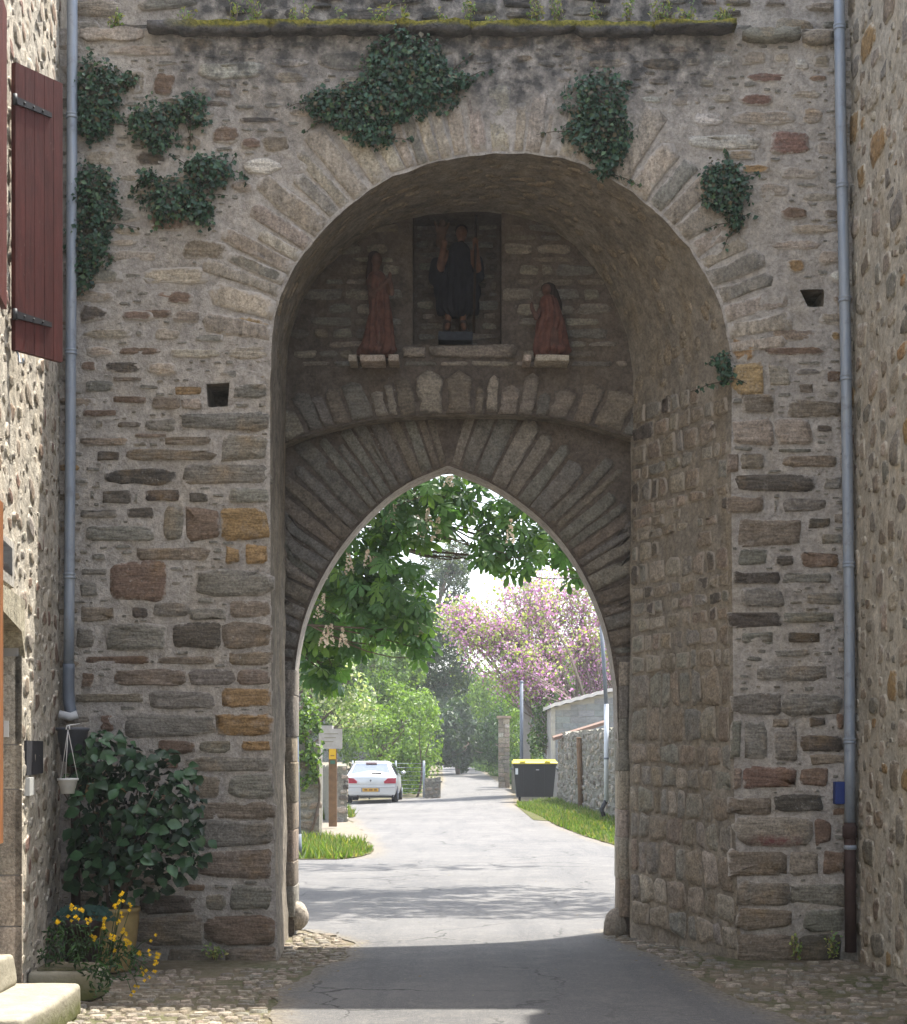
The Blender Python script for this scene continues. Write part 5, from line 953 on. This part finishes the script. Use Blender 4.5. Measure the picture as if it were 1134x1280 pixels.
tree('clipped_hedge', (3.3, 88), 'deep green hedge along the right of the lane behind the gate pier', [E(615, 925, 88, 14, 34, 60), E(628, 915, 82, 16, 38, 60), E(602, 925, 100, 12, 30, 60)], 1700, .2, [(.035, .08, .025), (.05, .10, .03), (.03, .06, .02)], .1, 'hedge', lump=.7, limbs=5)
tree('broadleaf_tree', (5.0, 92), 'fresh green tree over the lane, left of the Judas tree', [E(615, 870, 90, 32, 34, 40), E(590, 850, 95, 32, 30, 40), E(640, 880, 86, 26, 36, 40)], 1300, .2, BG, .16, lump=.8)
tree('shrub', (4.7, 67), 'green bush between the gate pier and concrete pole', [E(645, 915, 66, 16, 30, 20), E(650, 880, 67, 22, 28, 24)], 1900, .14, BG, .06, 'shrub', lump=.4, limbs=6)
tree('shrub', (5.1, 54), 'dark green bush behind the bin under the Judas tree', [E(680, 905, 54, 18, 36, 22), E(690, 880, 55, 22, 28, 24), E(672, 930, 53, 14, 16, 14)], 1900, .12, MG, .06, 'shrub', lump=.4, limbs=6)
tree('hedge', (-2.0, 68), 'leafy green hedge hugging the left edge of the lane past the pier end', [((-1.7, 62, .7), (.7, 3.2, 1.2)), ((-1.9, 68, .9), (.8, 4., 1.5)), ((-2.0, 77, 1.2), (.9, 6., 1.9)), ((-2.6, 90, 1.6), (1.2, 8., 2.4))], 1500, .16, BG+MG, .06, 'hedge', lump=.6, limbs=6)
tree('hedge', (3.3, 74), 'shaded hedge hugging the right edge of the lane behind the pier', [((3.2, 70, .9), (.7, 4., 1.6)), ((3.2, 78, 1.1), (.8, 5., 2.)), ((3.0, 92, 1.5), (1.0, 8., 2.6)), ((2.4, 112, 1.8), (1.2, 10., 3.)), ((1.6, 140, 2.), (1.6, 14., 3.4))], 1500, .18, MG+[(.035, .08, .025)], .06, 'hedge', lump=.7, limbs=6)
tree('broadleaf_tree', (-7.4, 72), 'tall dense green tree standing behind the silver car', [E(440, 800, 72, 55, 60, 50), E(400, 770, 71, 50, 60, 50), E(470, 850, 70, 45, 50, 45), E(420, 870, 70, 50, 50, 45), E(500, 830, 71, 35, 45, 40)], 1500, .2, BG, .2, lump=.8)
tree('broadleaf_tree', (14, 74), 'green tree behind the Judas tree', [E(760, 830, 74, 50, 50, 50), E(720, 850, 74, 50, 40, 50), E(800, 800, 74, 50, 60, 50)], 900, .22, BG, .2, lump=.8)
cloud('far_wood', [((x, 190+abs(x)*.1+random.uniform(-12, 12), 5+random.uniform(-1, 2)), (9, 7, 7+random.uniform(-1, 3.5))) for x in list(range(-70, 0, 9))+list(range(14, 75, 9))]+[((-6+i*6, 225, 5), (8, 6, 7)) for i in range(4)], 330, .75, MG+DG, 'leaf', None, (0, 0, .4), .7, .6, None, 2.6)
tag(bpy.data.objects['far_wood'], 'distant wood closing the end of the lane', 'wood', kind='stuff')
# ------------------------------------------------------------------ beyond the gate: walls, post, sign
def rubble_wall(name, a, b, th, hfun, label, nst=260, sz=(.08, .2), cols=('c', 'p', 'g', 'b', 'g', 'd'), mat='far_mortar'):
    a, b = np.array(a, float), np.array(b, float); L_ = np.linalg.norm(b-a); d = (b-a)/L_; nn = np.array((d[1], -d[0]))
    r = empty(name, (*((a+b)/2), float(gz(*((a+b)/2)))), label, 'wall'); ft = dict(done=0)
    hm = max(hfun(0), hfun(L_), hfun(L_/2))
    def mp(u, v, h): x, y = a[0]+d[0]*u+nn[0]*(th/2+h), a[1]+d[1]*u+nn[1]*(th/2+h); return np.stack([x, y, gz(x, y)-.05+v], 1)
    def mp2(u, v, h): x, y = a[0]+d[0]*u-nn[0]*(th/2+h), a[1]+d[1]*u-nn[1]*(th/2+h); return np.stack([x, y, gz(x, y)-.05+v], 1)
    def mpe(u, v, h): x, y = a[0]-d[0]*h+nn[0]*(th/2-u), a[1]-d[1]*h+nn[1]*(th/2-u); return np.stack([x, y, gz(x, y)-.05+v], 1)
    n = max(3, int(L_/.3)); m_ = MB(); us = np.linspace(0, L_, n); V = []
    for u in us:
        hh = hfun(u)+.04*random.uniform(-1, 1)
        for mm, v in ((mp, 0), (mp, hh), (mp2, hh), (mp2, 0)): V.append(mm(np.array([u]), np.array([v]), np.zeros(1))[0])
    m_.add(V, [[i*4+k, i*4+k+1, (i+1)*4+k+1, (i+1)*4+k] for i in range(n-1) for k in range(3)]+[[0, 1, 2, 3], [(n-1)*4+k for k in (3, 2, 1, 0)]]); m_.build('wall_core', MATS[mat], r, smooth=False)
    st = [dict(ol=outline(cx, cy, w, h, random.uniform(-.2, .2), 8, jit=.12), h=random.uniform(.02, .05), c=random.choice(cols)) for cx, cy, w, h in darts((0, .03, L_, hm-.03), [], nst*7, sz, .012, lambda cx, cy, w, h: cy+h/2 < hfun(cx)-.02, (1., 2.2))]
    lay(st, mp, MATS['far_stone'], r, 300)
    st = [dict(ol=outline(cx, cy, w, h, 0, 8, jit=.12), h=random.uniform(.01, .03), c=random.choice(cols)) for cx, cy, w, h in darts((0, .03, th, hfun(0)-.03), [], 260, sz, .012, None, (1., 2.))]
    lay(st, mpe, MATS['far_stone'], r, 60)
    return r
rubble_wall('rubble_wall', (3.35, 47.6), (4.05, 28.5), .4, lambda u: 2.1+.0*u, 'lichened rubble garden wall along the grass verge by the bin', 420, (.09, .22))
wp_ = empty('timber_post', (3.28, 41.5, 0), 'weathered brown timber post leaning on the rubble wall', 'post'); m_ = MB(); m_.tube([(3.33, 41.3, -.05), (3.3, 41.3, .9), (3.27, 41.3, 1.85)], [.085, .08, .075], 6); m_.build('shaft', MATS['wood'], wp_); m_ = MB(); m_.tube([(3.27, 41.3, 1.85), (3.27, 41.3, 1.88)], [.09, .06], 6); m_.build('cap', MATS['wood'], wp_)
# drainpipe standing in front of the wall
Yd = 35.; dr = empty('drainpipe', Wp(757, 1015, Yd), 'thin drainpipe, dark above and pale grey below, against the rubble wall', 'pipe')
m_ = MB(); m_.tube([Wp(752., 782, Yd), Wp(758, 882, Yd)], .045, 10); m_.build('upper_pipe', MATS['zinc_dark'], dr); m_ = MB(); m_.tube([Wp(758, 880, Yd), Wp(758, 1002, Yd)], .052, 10); m_.build('lower_pipe', MATS['paint'], dr, (.5, .53, .56)); m_ = MB(); m_.tube([Wp(758, 1000, Yd), Wp(752., 1012, Yd), Wp(755, 1020, Yd-.05)], .05, 10); m_.build('shoe', MATS['black_iron'], dr); m_ = MB(); m_.lathe([(.053, -.02), (.06, -.02), (.06, .02), (.053, .02)], Wp(758, 948, Yd), 10); m_.build('collar', MATS['zinc_dark'], dr)
# breeze block shed
sh = empty('block_shed', (6, 51, 0), 'grey breeze block shed with pale sloping roof above the rubble wall', 'shed'); Ys = 50.; x0 = Wp(693, 0, Ys)[0]; z0 = .6
def rz(x): return Wp(0, 884, Ys)[2]+(x-x0)*((Wp(0, 867, Ys)[2]-Wp(0, 884, Ys)[2])/(Wp(757, 0, Ys)[0]-x0))
m_ = MB(); x1 = x0+3.6; m_.add([(x0, Ys, 0), (x1, Ys, 0), (x1, Ys, rz(x1)), (x0, Ys, rz(x0)), (x0, Ys+4, 0), (x1, Ys+4, 0), (x1, Ys+4, rz(x1)), (x0, Ys+4, rz(x0))], [[0, 1, 2, 3], [4, 7, 6, 5], [0, 3, 7, 4], [1, 5, 6, 2], [3, 2, 6, 7]]); wl = m_.build('wall_core', MATS['concrete'], sh, smooth=False)
row = 0; z = 1.2
while z < 4.4:
    x = x0+.02-(.25 if row % 2 else 0)
    while x < x1:
        xa, xb = max(x, x0+.02), min(x+.49, x1); zt = min(z+.19, rz(xa)-.06)
        if xb-xa > .06 and zt-z > .04: m_ = MB(); m_.box((xa, Ys-.02, z), (xb, Ys+.01, zt)); m_.build('block', MATS['block'], wl, colr((.24, .245, .25), .12), smooth=False)
        x += .5
    z += .2; row += 1
m_ = MB(); xa, xb = x0-.15, x1+.2
for k in range(24):
    f0, f1 = xa+(xb-xa)*k/24, xa+(xb-xa)*(k+1)/24; up = .03 if k % 2 else 0
    m_.add([(f0, Ys-.3, rz(f0)+.0+up), (f1, Ys-.3, rz(f1)+(.03-up)), (f1, Ys+4.2, rz(f1)+(.03-up)), (f0, Ys+4.2, rz(f0)+up), (f0, Ys-.3, rz(f0)+.11+up), (f1, Ys-.3, rz(f1)+.11+.03-up), (f1, Ys+4.2, rz(f1)+.11+.03-up), (f0, Ys+4.2, rz(f0)+.11+up)], bf)
m_.build('roof', MATS['paint'], sh, (.62, .58, .55), smooth=False)
m_ = MB(); m_.box((x0-.1, Ys-.06, 0), (x0+.03, Ys+.05, rz(x0))); m_.build('corner_post', MATS['concrete'], sh, smooth=False)
lt = empty('tile_coping', (4, 47, 2), 'sloping brown tiled coping below the breeze block shed', 'roof'); m_ = MB(); A, B = Wp(692, 926, 46.), Wp(760, 905, 46.); m_.add([(A[0], 46, A[2]), (B[0], 46, B[2]), (B[0], 46.6, B[2]+.05), (A[0], 46.6, A[2]+.05), (A[0], 46, A[2]+.09), (B[0], 46, B[2]+.09), (B[0], 46.6, B[2]+.14), (A[0], 46.6, A[2]+.14)], bf); m_.build('coping', MATS['ceramic'], lt, (.17, .105, .075), smooth=False)
# wheeled waste container
Yb = 49.; c = Wp(668, 1000, Yb); gzb = float(gz(c[0], Yb)); bn = empty('waste_container', (c[0], Yb, gzb), 'large black wheeled waste container with a yellow lid', 'bin'); W_, D_ = 1.30, .78
def frus(w0, d0, z0_, w1, d1, z1_, cx, cy): return [(cx-w0/2, cy-d0/2, z0_), (cx+w0/2, cy-d0/2, z0_), (cx+w0/2, cy+d0/2, z0_), (cx-w0/2, cy+d0/2, z0_), (cx-w1/2, cy-d1/2, z1_), (cx+w1/2, cy-d1/2, z1_), (cx+w1/2, cy+d1/2, z1_), (cx-w1/2, cy+d1/2, z1_)]
m_ = MB(); m_.add(frus(1.12, .6, gzb+.14, W_, D_, gzb+1.12, c[0], Yb), bf); m_.add(frus(W_+.05, D_+.05, gzb+1.1, W_+.05, D_+.05, gzb+1.17, c[0], Yb), bf)
for k in (-.32, 0., .32): m_.add(frus(.05, .62, gzb+.16, .06, D_+.03, gzb+1.08, c[0]+k, Yb-.008), bf)
m_.build('body', MATS['paint'], bn, (.018, .019, .022), smooth=False)
m_ = MB(); prof = [(-.43, 1.15), (-.45, 1.18), (-.40, 1.22), (-.2, 1.27), (.1, 1.29), (.35, 1.26), (.43, 1.2), (.43, 1.15)]; n = len(prof); V = [(c[0]+s*(W_/2+.04)*k, Yb+y, gzb+z) for s, k in ((-1, 1), (-1, .93), (1, .93), (1, 1)) for y, z in [(y*(1 if k == 1 else 1.), z if k < 1 else min(z, 1.21)) for y, z in prof]]
m_.add(V, [[i*n+k, i*n+k+1, (i+1)*n+k+1, (i+1)*n+k] for i in range(3) for k in range(n-1)]+[list(range(n))[::-1], [3*n+k for k in range(n)]]); ld = m_.build('lid', MATS['paint'], bn, (.62, .52, .05), smooth=False)
for k in (-.38, .38): m_ = MB(); m_.box((c[0]+k-.08, Yb-.475, gzb+1.17), (c[0]+k+.08, Yb-.42, gzb+1.24)); m_.build('lid_grip', MATS['paint'], ld, (.5, .40, .03), smooth=False)
for sx in (-1, 1):
    m_ = MB(); m_.tube([(c[0]+sx*(W_/2+.02), Yb, gzb+1.0), (c[0]+sx*(W_/2+.09), Yb, gzb+1.0)], .03, 8); m_.build('lifting_pin', MATS['zinc_dark'], bn)
    for sy in (-1, 1):
        wh = None; m_ = MB(); xw, yw = c[0]+sx*.46, Yb+sy*.22; m_.tube([(xw-.025, yw, gzb+.09), (xw+.025, yw, gzb+.09)], .09, 14); wh = m_.build('wheel', MATS['rubber'], bn); m_ = MB(); m_.box((xw-.04, yw-.03, gzb+.09), (xw+.04, yw+.03, gzb+.16)); m_.build('fork', MATS['zinc_dark'], wh, smooth=False)
m_ = MB(); m_.box((c[0]-.60, Yb-.392, gzb+.83), (c[0]-.52, Yb-.372, gzb+1.02)); m_.build('sticker', MATS['paint'], bn, (.6, .62, .62), smooth=False); m_ = MB(); m_.box((c[0]+.03, Yb-.398, gzb+.96), (c[0]+.13, Yb-.385, gzb+.985)); m_.build('maker_mark', MATS['paint'], bn, (.4, .4, .4), smooth=False)
# stone gate pier, concrete pole, street pole
pr_ = empty('stone_pier', (2.05, 64, 0), 'pale stone gate pier with flat cap beside the far lane', 'pier'); Yp = 64.; xa, xb = Wp(623, 0, Yp)[0], Wp(637, 0, Yp)[0]; z = 0.
while z < Wp(0, 897, Yp)[2]-.1:
    hh = random.uniform(.14, .26); 
    xs_ = [xa, xa+(xb-xa)*random.uniform(.35, .65), xb]
    for u0, u1 in zip(xs_[:-1], xs_[1:]): V, Fc = softbox((u0+.005, Yp-.22+random.uniform(-.015, .015), z), (u1-.005, Yp+.22, z+hh-.012), .015, int(z*50), .006); obj('stone', V, Fc, MATS['far_stone'], pr_, colr(random.choice(['p', 'w', 'c'] if z > 1.6 else ['c', 'g', 'b'])))
    z += hh
m_ = MB(); m_.box((xa-.06, Yp-.28, z), (xb+.06, Yp+.28, z+.1)); m_.build('cap', MATS['ceramic'], pr_, (.34, .25, .19), smooth=False)
rubble_wall('rubble_wall', (2.65, 57.8), (2.5, 63.4), .35, lambda u: 1.1, 'low rubble wall stub at the foot of the stone pier', 70, (.1, .22))
cp_ = empty('concrete_pole', (2.57, 56, 0), 'square tan concrete utility pole behind the bin', 'pole'); xx_ = Wp(658, 0, 56.)[0]; m_ = MB(); m_.add(frus(.30, .26, -.1, .20, .18, 8.2, xx_, 56.), bf); m_.build('shaft', MATS['concrete'], cp_, smooth=False); m_ = MB(); m_.tube([(xx_-.6, 56., 7.9), (xx_+.6, 56., 7.9)], .04, 6); m_.build('crossarm', MATS['zinc_dark'], cp_)
sp_ = empty('thin_pole', (Wp(651, 0, 52.)[0], 52., 0), 'thin dark metal pole standing just left of the concrete pole', 'pole'); m_ = MB(); q0 = Wp(652, 0, 52.)[0]; m_.tube([(q0, 52., 0), (q0, 52., 3.75)], .06, 10); m_.build('shaft', MATS['zinc_dark'], sp_); m_ = MB(); m_.lathe([(.06, 0), (.07, .02), (.05, .06), (.001, .07)], (q0, 52., 3.75), 10); m_.build('cap', MATS['zinc_dark'], sp_)
# left side: dark post, ivied pier, sign post, low wall
dp = empty('dark_post', Wp(372, 1073, 23), 'dark blue-grey metal post on the grass beside the left jamb', 'post'); m_ = MB(); m_.tube([(Wp(372.5, 0, 23)[0], 23, -.02), (Wp(368.5, 0, 23)[0], 23, 2.55)], [.055, .038], 10); m_.build('shaft', MATS['zinc_dark'], dp); m_ = MB(); m_.tube([(Wp(372.6, 0, 23)[0], 23, -.02), (Wp(372, 0, 23)[0], 23, .35)], [.066, .06], 10); m_.build('sleeve', MATS['zinc_dark'], dp)
rubble_wall('ivied_pier', (-2.9, 29.2), (-2.45, 29.2), .6, lambda u: 1.75, 'rubble wall end half covered by bright ivy beside the signpost', 60, (.08, .2), ('c', 'g', 'b'))
iv = empty('ivy', (-2.7, 29, 1.2), 'sunlit bright green ivy over the wall end by the signpost', 'ivy'); cloud('foliage', [E(383, 905, 28.8, 20, 32, 18), E(380, 950, 28.75, 16, 40, 12), E(395, 930, 28.8, 10, 50, 12), E(376, 880, 29, 14, 20, 14)], 5200, .085, BG+MG, 'leaf', iv, (0, -.4, .5), .8, .4, 'stuff', .2)
m_ = MB(); limb(m_, (-2.62, 28.8, 0), (-2.75, 28.8, 1.9), .03, .012, 0); m_.build('stem', MATS['bark'], iv)
rubble_wall('rubble_wall', (-2.62, 36.), (-4.05, 47.), .4, lambda u: 1.35, 'low crumbling rubble wall behind the signpost', 130, (.09, .2))
m_ = MB(); Yg = 32.2; sg = empty('signpost', Wp(416, 1033, Yg), 'brown wooden signpost with a grey board and yellow waymark plate', 'signpost'); a, b = Wp(411, 1034, Yg), Wp(421, 935, Yg); m_.box((a[0], Yg, 0), (b[0], Yg+.1, b[2]+.1)); m_.build('post', MATS['wood'], sg, smooth=False)
a, b = Wp(402, 936, Yg), Wp(428, 911, Yg); m_ = MB(); m_.box((a[0], Yg-.03, a[2]), (b[0], Yg-.002, b[2])); m_.build('board', MATS['concrete'], sg, smooth=False)
for k in range(3): m_ = MB(); zt = b[2]-.11-.08*k; m_.box((a[0]+.06, Yg-.034, zt), (b[0]-.08-.05*k, Yg-.031, zt+.018)); m_.build('writing_line', MATS['paint'], sg, (.22, .2, .15), smooth=False)
a, b = Wp(411.5, 949, Yg), Wp(420, 935, Yg); m_ = MB(); m_.box((a[0], Yg-.02, a[2]), (b[0], Yg-.003, b[2])); pl = m_.build('waymark', MATS['paint'], sg, (.62, .38, .02), smooth=False); m_ = MB(); m_.box((a[0]+.03, Yg-.024, a[2]+.06), (b[0]-.03, Yg-.021, a[2]+.085)); m_.build('mark', MATS['paint'], pl, (.25, .14, .02), smooth=False)
a, b = Wp(413, 955, Yg), Wp(419, 950.5, Yg); m_ = MB(); m_.box((a[0], Yg-.02, a[2]), (b[0], Yg-.003, b[2])); m_.build('small_plate', MATS['paint'], sg, (.05, .13, .09), smooth=False)
a, b = Wp(399, 911, Yg+.3), Wp(416, 907, Yg+.3); m_ = MB(); m_.box((a[0], Yg+.15, a[2]), (b[0], Yg+.5, b[2])); m_.box((a[0], Yg+.2, 0), (a[0]+.07, Yg+.3, a[2])); tag(m_.build('letter_shelf', MATS['concrete'], None, smooth=False), 'small pale shelf on a stake just behind the signpost', 'shelf')
# wire fence by the car, stone pier end
fn = empty('wire_fence', (-2, 56.6, 0), 'galvanised wire fence behind the silver car', 'fence')
for px in (441, 462, 495, 530): q0 = Wp(px, 0, 56.6); m_ = MB(); g0 = float(gz(q0[0], 56.6)); m_.tube([(q0[0], 56.6, g0), (q0[0], 56.6, 1.15)], .045 if px == 530 else .03, 8); m_.build('post', MATS['zinc'], fn)
m_ = MB()
for z in np.linspace(.0, 1.05, 8): m_.tube([(Wp(441, 0, 56.6)[0], 56.6, z), (Wp(530, 0, 56.6)[0], 56.6, z)], .006, 4)
m_.build('wire', MATS['zinc'], fn)
rubble_wall('stone_pier', (-.98, 55.6), (-.45, 55.6), .5, lambda u: .78, 'short rubble pier end at the fence beside the lane', 40, (.1, .22))
# ------------------------------------------------------------------ parked hatchback, seen from behind
Yc = 52.; xc = Wp(463.5, 0, Yc)[0]; zc = float(gz(xc, Yc)); car = empty('parked_car', (xc, Yc+2, zc), 'silver hatchback parked on the left, its tail towards us', 'car'); CR = -.02
def CP(x, y, z): c_, s_ = math.cos(CR), math.sin(CR); return (xc+x*c_-y*s_, Yc+x*s_+y*c_, zc+z)
def ringpts(y, zb, zl, zt, ws, wb, wr, half=False):
    L = [(0, zb), (ws*.9, zb), (ws, zb+.12), (wb, zb+.3), (wb*1.0, (zb+zl)/2+.12), (wb*.97, zl), (wr, zt-.05), (wr*.86, zt), (0, zt+.012)]
    return L
secs = [(-.03, .27, .80, .82, .70, .76, .70), (.0, .25, .86, .90, .76, .83, .74), (.12, .22, .90, .96, .79, .845, .74), (.28, .2, .91, 1.16, .8, .85, .68), (.55, .2, .915, 1.34, .8, .85, .60), (.95, .2, .915, 1.375, .8, .85, .58), (1.7, .2, .91, 1.38, .8, .85, .58), (2.2, .2, .905, 1.33, .8, .85, .6), (2.75, .2, .90, 1.02, .8, .85, .70), (3.0, .2, .88, .92, .8, .84, .72), (3.7, .22, .74, .78, .78, .80, .66), (3.95, .26, .62, .64, .7, .74, .62), (4.0, .34, .52, .53, .62, .66, .6)]
V = []; NS = 17
for y, *r_ in secs:
    L = ringpts(y, *r_); pts = L+[(-x, z) for x, z in L[-2:0:-1]]; V += [CP(x, y, z) for x, z in pts]
NS = len(pts); Fc = [[i*NS+k, i*NS+(k+1) % NS, (i+1)*NS+(k+1) % NS, (i+1)*NS+k] for i in range(len(secs)-1) for k in range(NS)]+[list(range(NS))[::-1], [(len(secs)-1)*NS+k for k in range(NS)]]
body = obj('body', V, Fc, MATS['car_paint'], car)
def quadpatch(nm, pts, mat, col=None, parent=car, th=.012):
    a = np.array([CP(*p_) for p_ in pts]); n = np.cross(a[1]-a[0], a[2]-a[0]); n /= np.linalg.norm(n); m2 = MB(); k = len(a); m2.add(np.concatenate([a, a+n*th]), [list(range(k))[::-1], [k+i for i in range(k)]]+[[i, (i+1) % k, k+(i+1) % k, k+i] for i in range(k)]); return m2.build(nm, mat, parent, col, smooth=False)
simple('sky_glass', (.45, .48, .5), .04, .9, .02, 3, 0, .85)
rwn = quadpatch('rear_window', [(-.66, .155, .955), (.66, .155, .955), (.52, .40, 1.30), (-.52, .40, 1.30)], MATS['sky_glass'], th=.03)
quadpatch('wiper', [(.02, .14, .985), (.36, .15, 1.0), (.36, .15, 1.015), (.02, .14, 1.0)], MATS['rubber'], None, rwn, .05)
quadpatch('roof_spoiler', [(-.53, .36, 1.335), (.53, .36, 1.335), (.55, .50, 1.365), (-.55, .50, 1.365)], MATS['car_paint'], th=.03)
quadpatch('brake_light', [(-.18, .345, 1.30), (.18, .345, 1.30), (.18, .35, 1.325), (-.18, .35, 1.325)], MATS['paint'], (.12, .01, .01), th=.03)
for s in (-1, 1):
    P = [(s*.82, .0, .665), (s*.45, -.055, .665), (s*.44, -.055, .73), (s*.56, -.035, .83), (s*.83, .03, .85)]; P = P if s < 0 else P[::-1]; quadpatch('tail_light', P, MATS['paint'], (.30, .012, .03), th=.035)
    P = [(s*.858, .60, .96), (s*.858, 2.6, .93), (s*.66, 2.15, 1.28), (s*.65, .66, 1.30)]; quadpatch('side_window', P if s > 0 else P[::-1], MATS['glass_dark'], th=.01)
    m2 = MB(); m2.ball(CP(s*.95, 2.35, .98), (.08, .05, .06), 8, 6); m2.build('mirror', MATS['car_paint'], car)
    for yw in (.62, 3.2):
        m2 = MB(); a, b = CP(s*.86, yw, .29), CP(s*.66, yw, .29); m2.tube([a, tuple(np.array(a)*.95+np.array(b)*.05), tuple(np.array(a)*.1+np.array(b)*.9), b], [.25, .29, .29, .25], 20); wh = m2.build('wheel', MATS['rubber'], car); m2 = MB(); m2.tube([CP(s*.87, yw, .29), CP(s*.84, yw, .29)], .18, 14); m2.build('rim', MATS['zinc'], wh)
bmp = quadpatch('bumper', [(-.80, -.045, .30), (.80, -.045, .30), (.82, -.065, .42), (.82, -.06, .60), (-.82, -.06, .60), (-.82, -.065, .42)], MATS['car_paint'], th=.05)
quadpatch('bumper_strip', [(-.80, -.12, .52), (.80, -.12, .52), (.80, -.118, .545), (-.80, -.118, .545)], MATS['paint'], (.35, .35, .36), bmp, .012)
quadpatch('number_plate_recess', [(-.31, -.112, .385), (.31, -.112, .385), (.31, -.112, .53), (-.31, -.112, .53)], MATS['paint'], (.25, .25, .26), bmp, .01); npl = quadpatch('number_plate', [(-.26, -.128, .40), (.26, -.128, .40), (.26, -.128, .505), (-.26, -.128, .505)], MATS['paint'], (.55, .30, .03), th=.01)
for k, (x_, w_) in enumerate([(-.2, .1), (-.05, .12), (.12, .09)]): quadpatch('plate_characters', [(x_, -.142, .43), (x_+w_, -.142, .43), (x_+w_, -.142, .48), (x_, -.142, .48)], MATS['paint'], (.16, .08, .02), npl, .003)
quadpatch('emblem', [(-.03, -.02, .755), (.0, -.025, .71), (.03, -.02, .755), (.02, -.015, .785), (-.02, -.015, .785)], MATS['paint'], (.12, .12, .13), th=.02)
m2 = MB(); m2.tube([CP(-.42, -.04, .24), CP(-.42, .3, .24)], .035, 8); m2.build('exhaust_pipe', MATS['rust_iron'], car)
quadpatch('underside', [(-.74, .02, .20), (.74, .02, .20), (.74, .05, .31), (-.74, .05, .31)], MATS['rubber'], th=.01)

# ------------------------------------------------------------------ air
m = NT('air'); pv = m.t.nodes.new('ShaderNodeVolumePrincipled'); pv.inputs['Color'].default_value = (.93, .96, 1, 1); pv.inputs['Density'].default_value = .0007; pv.inputs['Anisotropy'].default_value = .3
m.t.links.new(pv.outputs[0], m.out.inputs['Volume'])
mb = MB(); mb.box((-760, -340, -1.5), (760, 960, 24)); tag(mb.build('haze', m.m, None, smooth=False), 'thin spring haze filling the air of the whole place', 'haze', kind='stuff')
